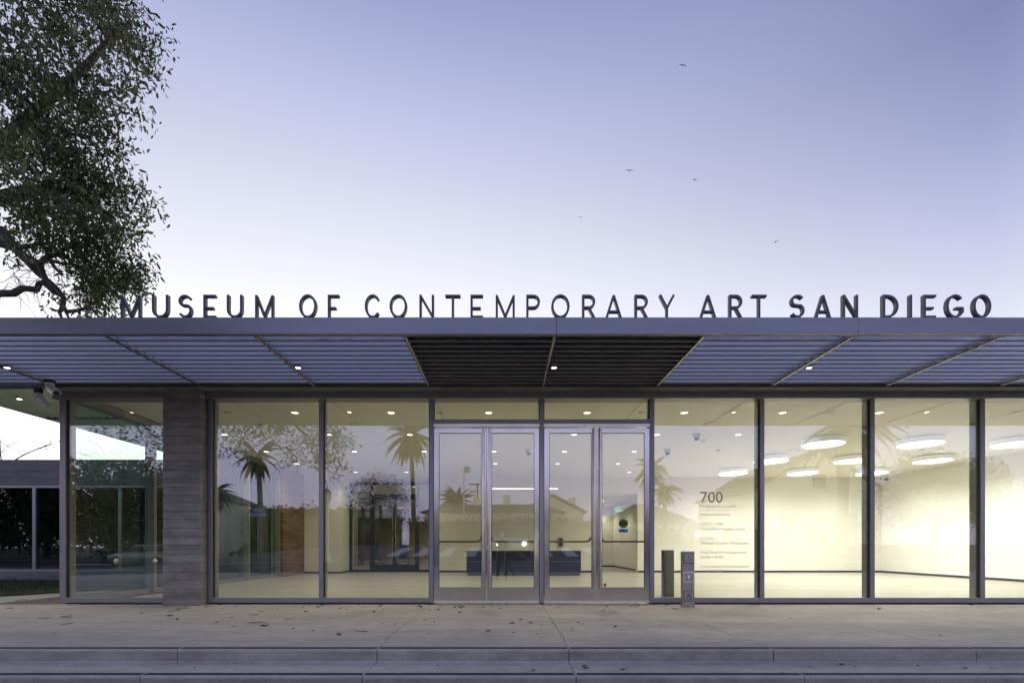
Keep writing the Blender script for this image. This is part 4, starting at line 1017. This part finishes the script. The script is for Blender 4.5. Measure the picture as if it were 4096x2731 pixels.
def palm(label, base, h, fr, nf=30, lean=(0, 0), r=.2, droop=1.0):
    t_ = thing('palm_tree', label, 'palm tree', base, 'palms reflected in the glass'); bx, by, bz = base
    pl_ = [Vector((bx + lean[0] * s * s, by + lean[1] * s * s, bz + h * s)) for s in (0, .25, .5, .75, 1)]
    MB().tube(pl_, [r * 1.25, r, r * .95, r * .9, r * 1.05], 10).build('trunk', 'bark', t_, smooth=True)
    c = pl_[-1]; m_ = MB()
    for i in range(int(nf * 1.45)):
        a = i * 2.4 + random.uniform(-.2, .2); el = random.uniform(-.75, 1.25); L = fr * random.uniform(.85, 1.1)
        d = Vector((math.cos(a) * math.cos(el), math.sin(a) * math.cos(el), math.sin(el))); p = c; seg = [p]
        for k in range(9):
            d = (d + Vector((0, 0, -.17 * droop))).normalized(); p = p + d * L / 9; seg.append(p)
        m_.tube(seg, [.03] * 5 + [.02] * 5, 3, False)
        for k in range(1, 10):
            for sub in (0, .125, .25, .375, .5, .625, .75, .875):
                q = seg[k - 1].lerp(seg[k], sub); dv = (seg[k] - seg[k - 1]).normalized(); sd_ = dv.cross(Vector((0, 0, 1)))
                if sd_.length < .05: sd_ = Vector((1, 0, 0))
                sd_.normalize(); ll = fr * .2 * math.sin(math.pi * min(.95, .15 + (k + sub) / 11))
                for s in (-1, 1):
                    e = q + (sd_ * s * .8 + dv * .55 + Vector((0, 0, -.5))).normalized() * ll; o = len(m_.v); w = dv * .026
                    m_.v += [tuple(q - w), tuple(q + w), tuple(e)]; m_.f.append((o, o + 1, o + 2))
    m_.build('crown', 'palm', t_, kind='stuff')
random.seed(9)
palm('tall feathery palm reflected left of the doors', (-7.6, -32, .95), 9.3, 2.9, 34, (-.3, 0), .19)
palm('tall palm reflected beside the side glazing', (-20.3, -32, -.1), 8.6, 2.4, 26, (-.3, 0), .22)
palm('short shaggy palm reflected near the concrete column', (-23.6, -30, -.3), 5.6, 2.0, 26, (.6, 0), .18)
palm('mid height palm reflected in the right hand door', (12.0, -33, 1.0), 6.6, 2.0, 30, (.4, 0), .2)
palm('second palm reflected behind the hours lettering', (14.6, -36, 1.05), 5.0, 1.9, 26, (0, 0), .2)
palm('large close palm reflected in the bright gallery panes', (17.6, -17, .2), 7.2, 3.0, 32, (.3, 0), .24)
palm('stout bushy palm reflected above the white house roof', (-5.4, -46, 1.1), 5.1, 2.6, 44, (0, 0), .35, .7)

# ================================================================== ACROSS THE STREET (seen mirrored in the glass)
def hedge(label, x0, x1, y0, y1, z0, z1, n, mat_='hedge', lsz=.22):
    t_ = thing('hedge', label, 'hedge', ((x0 + x1) / 2, (y0 + y1) / 2, z0))
    m_ = MB().box(x0, x1, y0, y1, z0 - .3, z1 - .2).build('stem_mass', 'leaf2', t_)
    ps = np.stack([RNG.uniform(x0, x1, n), RNG.uniform(y0 - .1, y1 + .25, n), z0 + (z1 - z0) * RNG.uniform(0, 1, n) ** .6], 1)
    V, F = leaf_arrays(ps, (.25, .15, .2), 16, lsz, .1); np_mesh('foliage', V, F, mat_, t_, kind='stuff')
hedge('long clipped hedge reflected in front of the white house', -7.2, 8.5, -29.4, -28, 1.0, 3.05, 420)
hedge('low hedge reflected behind the moving car', 9.5, 26, -32, -30.8, 1.05, 2.5, 200)
def house(name, label, x0, x1, yf, yb, z0, zw, zr, wins, gable=False, over=.5, chim=()):
    t_ = thing(name, label, 'house', ((x0 + x1) / 2, yf, z0)); box('wall', 'stucco', t_, x0, x1, yb, yf, z0 - .5, zw)
    m_ = MB(); xm = (x0 + x1) / 2; ym = (yf + yb) / 2; a, c, e, f_ = x0 - over, x1 + over, yf + over, yb - over
    if gable:
        MB().prism([(x0, zw), (x1, zw), (xm, zr - .12)], 'y', yb + .02, yf - .02).build('gable', 'stucco', t_)
        m_.prism([(a, zw - .12), (xm, zr), (c, zw - .12), (c, zw + .02), (xm, zr + .15), (a, zw + .02)], 'y', f_, e)
    else:
        k = (zr - zw) * 1.6; o = 0
        m_.v = [(a, e, zw), (c, e, zw), (c, f_, zw), (a, f_, zw), (a + k, ym, zr), (c - k, ym, zr)]
        m_.f = [(0, 1, 5, 4), (1, 2, 5), (2, 3, 4, 5), (3, 0, 4), (0, 3, 2, 1)]
    r_ = m_.build('roof', 'roof', t_)
    for (cx, w, h) in chim: box('chimney', 'stucco', r_, cx - w / 2, cx + w / 2, ym - .4, ym + .4, zw + .2, h)
    for (wx, wz, ww, wh) in wins:
        fr = box('window', 'white_metal', t_, wx - ww / 2 - .08, wx + ww / 2 + .08, yf + .001, yf + .05, wz - .08, wz + wh + .08)
        box('pane', 'darkglass', fr, wx - ww / 2, wx + ww / 2, yf + .051, yf + .06, wz, wz + wh)
house('house', 'white stucco house with brown hip roof reflected behind the hedge', -7.5, 5.2, -37, -45, 1.1, 4.2, 5.3, [(-4, 2.3, 1.2, 1.2), (0, 2.3, 1.2, 1.2), (3, 2.3, 1.2, 1.2)], chim=((-2.9, .65, 6.0), (.15, .8, 6.2)))
house('house', 'pale gabled house with chimney reflected in the right doors', 1.9, 8.6, -46, -56, 1.1, 4.9, 6.75, [(4, 3.0, 1.1, 1.2), (6.6, 3.0, 1.1, 1.2)], True, .6, ((8.1, .8, 7.0),))
house('house', 'dark roofed house reflected beside the exit sign', 12.6, 22, -48, -58, 1.1, 3.8, 6.4, [(14.5, 2.0, 1.2, 1.3), (17, 2.0, 1.2, 1.3), (19.5, 2.0, 1.2, 1.3)])
house('house', 'white two storey house reflected in the corner pane', -42, -33.5, -48, -58, -.3, 6.4, 8.2, [(-40, 3.8, 1.1, 1.6), (-37.4, 3.8, 1.1, 1.6), (-35, 3.8, 1.1, 1.6), (-40, .8, 1.1, 1.6), (-35, .8, 1.1, 1.6)])
hedge('tall dark hedge row reflected behind the parked cars', -32.5, -13.5, -55, -53, -.3, 6.0, 620, 'leaf2', .42)
house('church_hall', 'white gabled hall reflected in the bright gallery panes', 24, 36, -38, -52, 1.1, 6.4, 10.2, [(27, 2.2, 1.4, 2.0), (33, 2.2, 1.4, 2.0), (30, 6.6, 1.3, 1.3)], True, .4)

def car(label, pos, rz, body, lights=False, tall=0.0):
    t_ = thing('parked_car' if not lights else 'moving_car', label, 'car', pos); t_.rotation_euler = (0, 0, rz)
    def ln(name, mb, mat, par=t_, sm=False):
        o = bpy.data.objects.new(name, mb.mesh(name, mat, sm)); COL.objects.link(o); o.parent = par; return o
    # lofted body: stations along length, (x, half width, z bottom, z shoulder)
    st = [(-2.25, .62, .38, .62), (-2.15, .78, .28, .74), (-1.6, .88, .22, .84), (-.6, .91, .20, .92), (.6, .91, .20, .94), (1.6, .89, .22, .95), (2.1, .82, .28, .92), (2.2, .66, .42, .80)]
    m_ = MB()
    for x, w, z0, z1 in st:
        m_.v += [(x, -w * .92, z0), (x, -w, (z0 + z1) / 2), (x, -w * .94, z1), (x, 0, z1 + .03), (x, w * .94, z1), (x, w, (z0 + z1) / 2), (x, w * .92, z0)]
    for i in range(len(st) - 1):
        for j in range(7): m_.f.append((i * 7 + j, i * 7 + (j + 1) % 7, (i + 1) * 7 + (j + 1) % 7, (i + 1) * 7 + j))
    m_.f += [tuple(range(7)), tuple(range(len(st) * 7 - 7, len(st) * 7))]; b_ = ln('body', m_, body, sm=True)
    H = 1.42 + tall
    cab = [(-1.15, .86, .82), (-.45, .66, H - .04), (.7, .66, H), (1.25, .68, H - .08), (1.75, .82, .9)]
    g_ = MB()
    for x, w, z in cab: g_.v += [(x, -w, z), (x, w, z)]
    o = len(g_.v); g_.v += [(x, s * .88, .8) for x, _, _ in cab for s in (-1, 1)]
    for i in range(4):
        g_.f += [(2 * i, 2 * i + 1, 2 * i + 3, 2 * i + 2), (2 * i, 2 * i + 2, o + 2 * i + 2, o + 2 * i), (2 * i + 1, o + 2 * i + 1, o + 2 * i + 3, 2 * i + 3)]
    ln('cabin_glass', g_, 'darkglass')
    rf = MB(); rf.prism([(-.5, H - .05), (-.42, H - .01), (.7, H + .03), (1.28, H - .05), (1.25, H - .08), (.7, H)], 'y', -.67, .67); ln('roof', rf, body)
    for x in (-1.4, 1.35):
        for s in (-1, 1):
            w = ln('wheel', MB().lathe([(.2, -.1), (.32, -.1), (.335, -.06), (.335, .06), (.32, .1), (.2, .1)], (x, s * .80, .33), 20, 'y'), 'tyre')
            ln('rim', MB().lathe([(.2, s * .08), (.19, s * .105), (.05, s * .108)], (x, s * .80, .33), 10, 'y'), 'steel', w)
    for s in (-1, 1):
        ln('headlight', MB().lathe([(.08, 0), (.075, -.03), (.03, -.045)], (-2.225, s * .6, .60), 12, 'x'), 'head_lens' if lights else 'whitep')
        ln('tail_light', MB().box(2.12, 2.19, s * .62 - .1, s * .62 + .1, .68, .80), 'red')
    return t_
car('pale car with bright headlights reflected in the left doors', (.25, -16, terr(.25, -16) + .03), R(-90), 'carwhite', True, .1)
car('car with glaring headlights reflected behind the hours lettering', (12.2, -22, terr(12.2, -22) + .02), R(-80), 'carwhite', True)
car('dark sedan reflected beside the stone panel', (-22.5, -45, terr(-22.5, -45)), R(2), 'cardark')
car('dark tall wagon reflected at the left of the first window', (-29, -47, terr(-29, -47)), R(0), 'cardark', False, .3)
car('grey blue car reflected low in the corner pane', (-24.5, -24.8, terr(-24.5, -24.8) + .02), R(4), 'carblue')
car('silver car reflected by the concrete column', (-34, -44, terr(-34, -44)), R(180), 'carwhite')

# street lamp, signs, pole, hydrant
lx, ly = X(749, 22), 8.16 - 22; lz = terr(lx, ly)
sl = thing('street_lamp', 'pale fluted street lamp with lantern reflected left of the inner screen', 'street lamp', (lx, ly, lz))
MB().lathe([(.2, 0), (.2, .15), (.13, .3), (.1, .5), (.09, 1.8), (.075, 2.6), (.11, 2.65), (.11, 2.7)], (lx, ly, lz), 14).build('post', 'stucco', sl, smooth=True)
MB().lathe([(.09, 2.7), (.16, 2.85), (.19, 3.15)], (lx, ly, lz), 8).build('lantern', 'lantern_lens', sl); MB().lathe([(.22, 3.15), (.1, 3.32), (.03, 3.4), (.02, 3.55)], (lx, ly, lz), 8).build('cap', 'black', sl)
px_, py_ = X(590, 25), 8.16 - 25; pz0 = terr(px_, py_)
ss = thing('street_sign', 'blue street name signs on a thin pole reflected in the first window', 'street sign', (px_, py_, pz0))
MB().tube([(px_, py_, pz0), (px_, py_, 3.05)], .03, 8).build('pole', 'frame', ss)
MB().box(px_ - .46, px_ + .46, py_ + .035, py_ + .05, 2.52, 2.74).build('sign_plate', 'blue', ss); MB().box(px_ - .28, px_ + .28, py_ - .01, py_ + .01, 2.78, 2.98).build('sign_plate', 'blue', ss)
k_ = MB(); add_text(k_, 'PROSPECT ST', (px_ + .40, py_ + .051, 2.58), u=(-1, 0, 0), nrm=(0, 1, 0), width=.78); add_text(k_, 'DRAPER', (px_ + .22, py_ + .011, 2.83), u=(-1, 0, 0), nrm=(0, 1, 0), width=.44); k_.build('lettering', 'whitep', ss)
ux, uy = X(1096, 62), 8.16 - 62
up_ = thing('utility_pole', 'tall wooden utility pole with crossarms reflected in the leftmost door', 'utility pole', (ux, uy, 1))
MB().tube([(ux, uy, 1), (ux, uy, Zh(1108, 62))], [.16, .1], 8).build('pole', 'bark', up_)
for zz_ in (Zh(1112, 62), Zh(1128, 62)): MB().box(ux - 1.1, ux + 1.1, uy - .06, uy + .06, zz_ - .07, zz_ + .07).build('crossarm', 'bark', up_)
fx, fy = X(1083, 45), 8.16 - 45.5
fp = thing('flagpole', 'white flagpole with a small striped flag reflected in the leftmost door', 'flagpole', (fx, fy + 9, 1)); fy += 9
MB().tube([(fx, fy, 1), (fx, fy, 7.2)], .04, 8).build('pole', 'white_metal', fp)
fl = MB(); fw = MB()
for i in range(7):
    (fl if i % 2 == 0 else fw).box(fx + .05, fx + .45, fy - .01, fy + .01, 6.6 + i * .06, 6.659 + i * .06)
a_ = fl.build('flag', 'flagred', fp); fw.build('flag_stripe', 'whitep', a_); MB().box(fx + .05, fx + .24, fy - .016, fy + .016, 6.80, 7.02).build('flag_canton', 'blue', a_)
hx, hy = X(1412, 40), 8.16 - 40; hz = terr(hx, hy)
hd = thing('fire_hydrant', 'pale yellow fire hydrant reflected in the rightmost door', 'fire hydrant', (hx, hy, hz))
MB().lathe([(.16, 0), (.16, .06), (.11, .08), (.11, .5), (.15, .52), (.14, .6), (.08, .68), (.03, .74)], (hx, hy, hz), 14).build('barrel', 'hydrant', hd, smooth=True)
MB().tube([(hx - .2, hy, hz + .4), (hx + .2, hy, hz + .4)], .06, 8).build('outlet', 'hydrant', hd)

# ================================================================== PHOTOGRAPHER (only seen mirrored in the doors)
GZ = terr(0, -8.2) + .11
tp = thing('camera_tripod', 'black tripod with camera mirrored in the navy desk front', 'tripod', (0, -8.26, GZ))
m_ = MB(); hub = Vector((0, -8.26, .78))
for a in (90, 205, 335): m_.tube([hub, hub + Vector((math.cos(R(a)) * .2, math.sin(R(a)) * .2, -.52)), Vector((hub.x + math.cos(R(a)) * .42, hub.y + math.sin(R(a)) * .42, GZ))], [.018, .015, .009], 7)
m_.build('leg', 'black', tp); MB().tube([hub + Vector((0, 0, -.2)), hub + Vector((0, 0, .1))], .018, 8).build('centre_column', 'black', tp)
MB().box(-.075, .075, -8.30, -8.20, .89, 1.02).build('camera_body', 'black', tp, bevel=.012)
def person(name, label, base, yaw):
    t_ = thing(name, label, 'person', base); t_.rotation_euler = (0, 0, yaw)
    J = {'pel': (0, 0, .93, .13), 'wai': (0, .01, 1.08, .125), 'che': (0, 0, 1.28, .145), 'nec': (0, -.01, 1.47, .055), 'hd0': (0, -.02, 1.56, .075), 'hd1': (0, -.03, 1.66, .095), 'hd2': (0, -.02, 1.74, .06)}
    ed = [('pel', 'wai'), ('wai', 'che'), ('che', 'nec'), ('nec', 'hd0'), ('hd0', 'hd1'), ('hd1', 'hd2')]
    for s_, n_ in ((-1, 'r'), (1, 'l')):
        J |= {'hip' + n_: (s_ * .10, 0, .86, .10), 'kne' + n_: (s_ * .13, -.04, .48, .062), 'ank' + n_: (s_ * .15, 0, .09, .042), 'toe' + n_: (s_ * .17, -.17, .03, .032),
              'sho' + n_: (s_ * .185, 0, 1.39, .062), 'elb' + n_: (s_ * .27, -.02, 1.12, .044), 'wri' + n_: (s_ * .17, -.22, 1.06, .03), 'pal' + n_: (s_ * .14, -.29, 1.06, .032)}
        ed += [('pel', 'hip' + n_), ('hip' + n_, 'kne' + n_), ('kne' + n_, 'ank' + n_), ('ank' + n_, 'toe' + n_), ('che', 'sho' + n_), ('sho' + n_, 'elb' + n_), ('elb' + n_, 'wri' + n_), ('wri' + n_, 'pal' + n_)]
        for q in range(5):
            J[f'f{q}' + n_] = (s_ * (.10 + .018 * q), -.34 - .008 * (q % 3), 1.085 - .01 * q, .011); J[f'g{q}' + n_] = (s_ * (.095 + .018 * q), -.375 - .006 * (q % 3), 1.065 - .008 * q, .009)
            ed += [('pal' + n_, f'f{q}' + n_), (f'f{q}' + n_, f'g{q}' + n_)]
    ks = list(J); me = bpy.data.meshes.new('body'); me.from_pydata([J[k][:3] for k in ks], [(ks.index(a), ks.index(b)) for a, b in ed], [])
    o = bpy.data.objects.new('body', me); COL.objects.link(o); o.parent = t_
    o.modifiers.new('skin', 'SKIN'); sv = me.skin_vertices[0].data
    for i, k in enumerate(ks): sv[i].radius = (J[k][3], J[k][3])
    sv[0].use_root = True; sb_ = o.modifiers.new('sub', 'SUBSURF'); sb_.levels = sb_.render_levels = 2
    dg = bpy.context.evaluated_depsgraph_get(); dg.update(); fin = bpy.data.meshes.new_from_object(o.evaluated_get(dg)); o.modifiers.clear(); o.data = fin
    fin.materials.clear()
    for k in ('jeans', 'jacket', 'skin', 'black'): fin.materials.append(M[k])
    for p in fin.polygons:
        c = p.center; p.use_smooth = True
        p.material_index = 3 if c.z < .09 else 0 if c.z < .95 and abs(c.x) < .25 and c.y > -.2 else 2 if (c.z > 1.5 and c.z < 1.72 and c.y < -.02) or c.y < -.255 else 3 if c.z > 1.5 else 1
    for s_ in (-1, 1): MB().lathe([(.001, .012), (.012, .004), (.012, -.004), (.001, -.012)], (s_ * .033, -.112, 1.665), 8).build('eye', 'whitep', t_) if False else None
    return t_
person('person', 'person in dark jacket and trousers behind the tripod, mirrored in the doors', (-.12, -8.85, GZ), R(180))

# ================================================================== SMALL THINGS
# fallen leaves and twigs on the plaza
random.seed(17)
leafm = []
for k in range(5):
    m_ = MB(); L = .075 + .012 * k; w = L * .24; cu = random.uniform(.15, .5)
    rows = []
    for i in range(6):
        s = i / 5; ww = w * math.sin(math.pi * min(.97, .06 + .92 * s)) ; z = .006 + cu * L * (s - .5) ** 2 * 1.2
        for q in (-1, 0, 1): m_.v.append(((s - .5) * L, q * ww, z + abs(q) * ww * random.uniform(.3, .8)))
    for i in range(5):
        for j in range(2): a = i * 3 + j; m_.f.append((a, a + 1, a + 4, a + 3))
    n0 = len(m_.v); m_.v += [(x, y, z + .0015) for x, y, z in m_.v]; m_.f += [tuple(n0 + i for i in reversed(f_)) for f_ in list(m_.f)]
    leafm.append(m_.mesh('fallen_leaf', 'dead' if k % 2 else 'dead2'))
twm = []
for k in range(3):
    m_ = MB(); p = Vector((-.1, 0, .006)); l = [p]
    for i in range(5): p = p + Vector((.04, random.gauss(0, .008), 0)); l.append(Vector((p.x, p.y, .006 + abs(random.gauss(0, .002)))))
    m_.tube(l, [.005, .0055, .005, .0045, .004, .003], 5); twm.append(m_.mesh('fallen_twig', 'dead2'))
def drop(name, me, x, y, z, s, label, cat, group):
    o = bpy.data.objects.new(name, me); COL.objects.link(o); o.location = (x, y, z); o.rotation_euler = (random.gauss(0, .1), random.gauss(0, .1), random.uniform(-.6, .6) + random.choice((0, math.pi)))
    o.scale = (s, s, s); tag(o, label, cat, group)
LEAFT = ('small dark curled dry leaf', 'small tan curled dry leaf')
def area(x):
    for lim, w in ((-7.4, 'beside the lawn'), (-5.0, 'before the corner pane and column'), (-3.1, 'before the first window pane'), (-1.25, 'before the second window pane'), (.62, 'before the left pair of doors'), (2.5, 'before the right pair of doors'), (4.4, 'by the push button post')):
        if x < lim: return w
    return 'before the bright gallery panes'
for i in range(165):
    q = random.random()
    if q < .62: y = -.08 - abs(random.gauss(0, .38))
    else: y = random.uniform(-2.9, -.1)
    z_ = y + DIST; x = X(random.choice((random.uniform(0, 2352), random.uniform(0, 1500), random.uniform(480, 1300))), z_)
    if y > -.25 and -5.7 < x < -5: y -= .3
    me_ = random.choice(leafm); drop('fallen_leaf', me_, x, min(y, -.09), .0, random.choice((.2, .22, .26, .3, .34, .38, .45, .6, .85)), LEAFT[me_.name[-1] == 'x' if False else leafm.index(me_) % 2] + ' on the plaza ' + area(x), 'leaf', 'dry leaves scattered on the plaza')
for i in range(16):
    y = random.uniform(-3.1, 1.0) if i < 6 else random.uniform(-3.0, -.15); z_ = y + DIST
    x = X(random.uniform(0, 900), z_) if i > 5 else random.uniform(-9.3, -7.8) if y > -.2 else X(random.uniform(0, 400), z_)
    drop('fallen_twig', random.choice(twm), x, y, 0.0, random.uniform(.5, 1.0), 'thin dark twig lying on the left part of the plaza', 'twig', 'twigs scattered on the plaza')
for i in range(26):
    x = random.uniform(-4.2, 4.6); y = random.uniform(-4.0, -3.65)
    drop('fallen_leaf', random.choice(leafm), x, y, T1 + .001, random.choice((.14, .18, .22, .28, .35, .5)), 'dry brown leaf lying on the lower step tread ' + ('left of the doors' if x < -1.2 else 'below the doors' if x < 2.5 else 'right of the doors'), 'leaf', 'dry leaves on the step')
# gulls
for px, py, rz, roll, what in ((1568, 151, .3, .1, 'highest of the birds in the clear sky'), (1445, 392, 0, .02, 'level one left of the middle of the sky'), (1596, 413, .2, .42, 'banking one right of the middle of the sky'),
                               (1333, 499, .2, .12, 'smallest one low above the word contemporary'), (1782, 555, .3, .38, 'pale one low above the word art')):
    z = 42 if px != 1333 else 70; p = P(px, py, z)
    g_ = thing('bird', 'small dark flying bird, ' + what, 'bird', p, 'birds in the sky'); g_.rotation_euler = (.1, -roll, rz); g_.scale = (.62, .62, .62)
    b_ = MB().lathe([(.01, -.2), (.05, -.12), (.06, 0), (.045, .12), (.015, .24)], (0, 0, 0), 8, 'y'); o = bpy.data.objects.new('body', b_.mesh('body', 'gull', True)); COL.objects.link(o); o.parent = g_
    for s in (-1, 1):
        w = MB(); w.v = [(s * .03, -.08, .02), (s * .03, .08, .02), (s * .28, .05, .07), (s * .28, -.06, .07), (s * .58, -.02, .03), (s * .56, .03, .03)]
        w.v += [(x, y, z_ - .012) for x, y, z_ in w.v]; w.f = [(0, 1, 2, 3), (3, 2, 5, 4), (6, 9, 8, 7), (9, 10, 11, 8), (0, 3, 9, 6), (3, 4, 10, 9), (4, 5, 11, 10), (5, 2, 8, 11), (2, 1, 7, 8), (1, 0, 6, 7)]
        o = bpy.data.objects.new('wing', w.mesh('wing', 'gull')); COL.objects.link(o); o.parent = g_
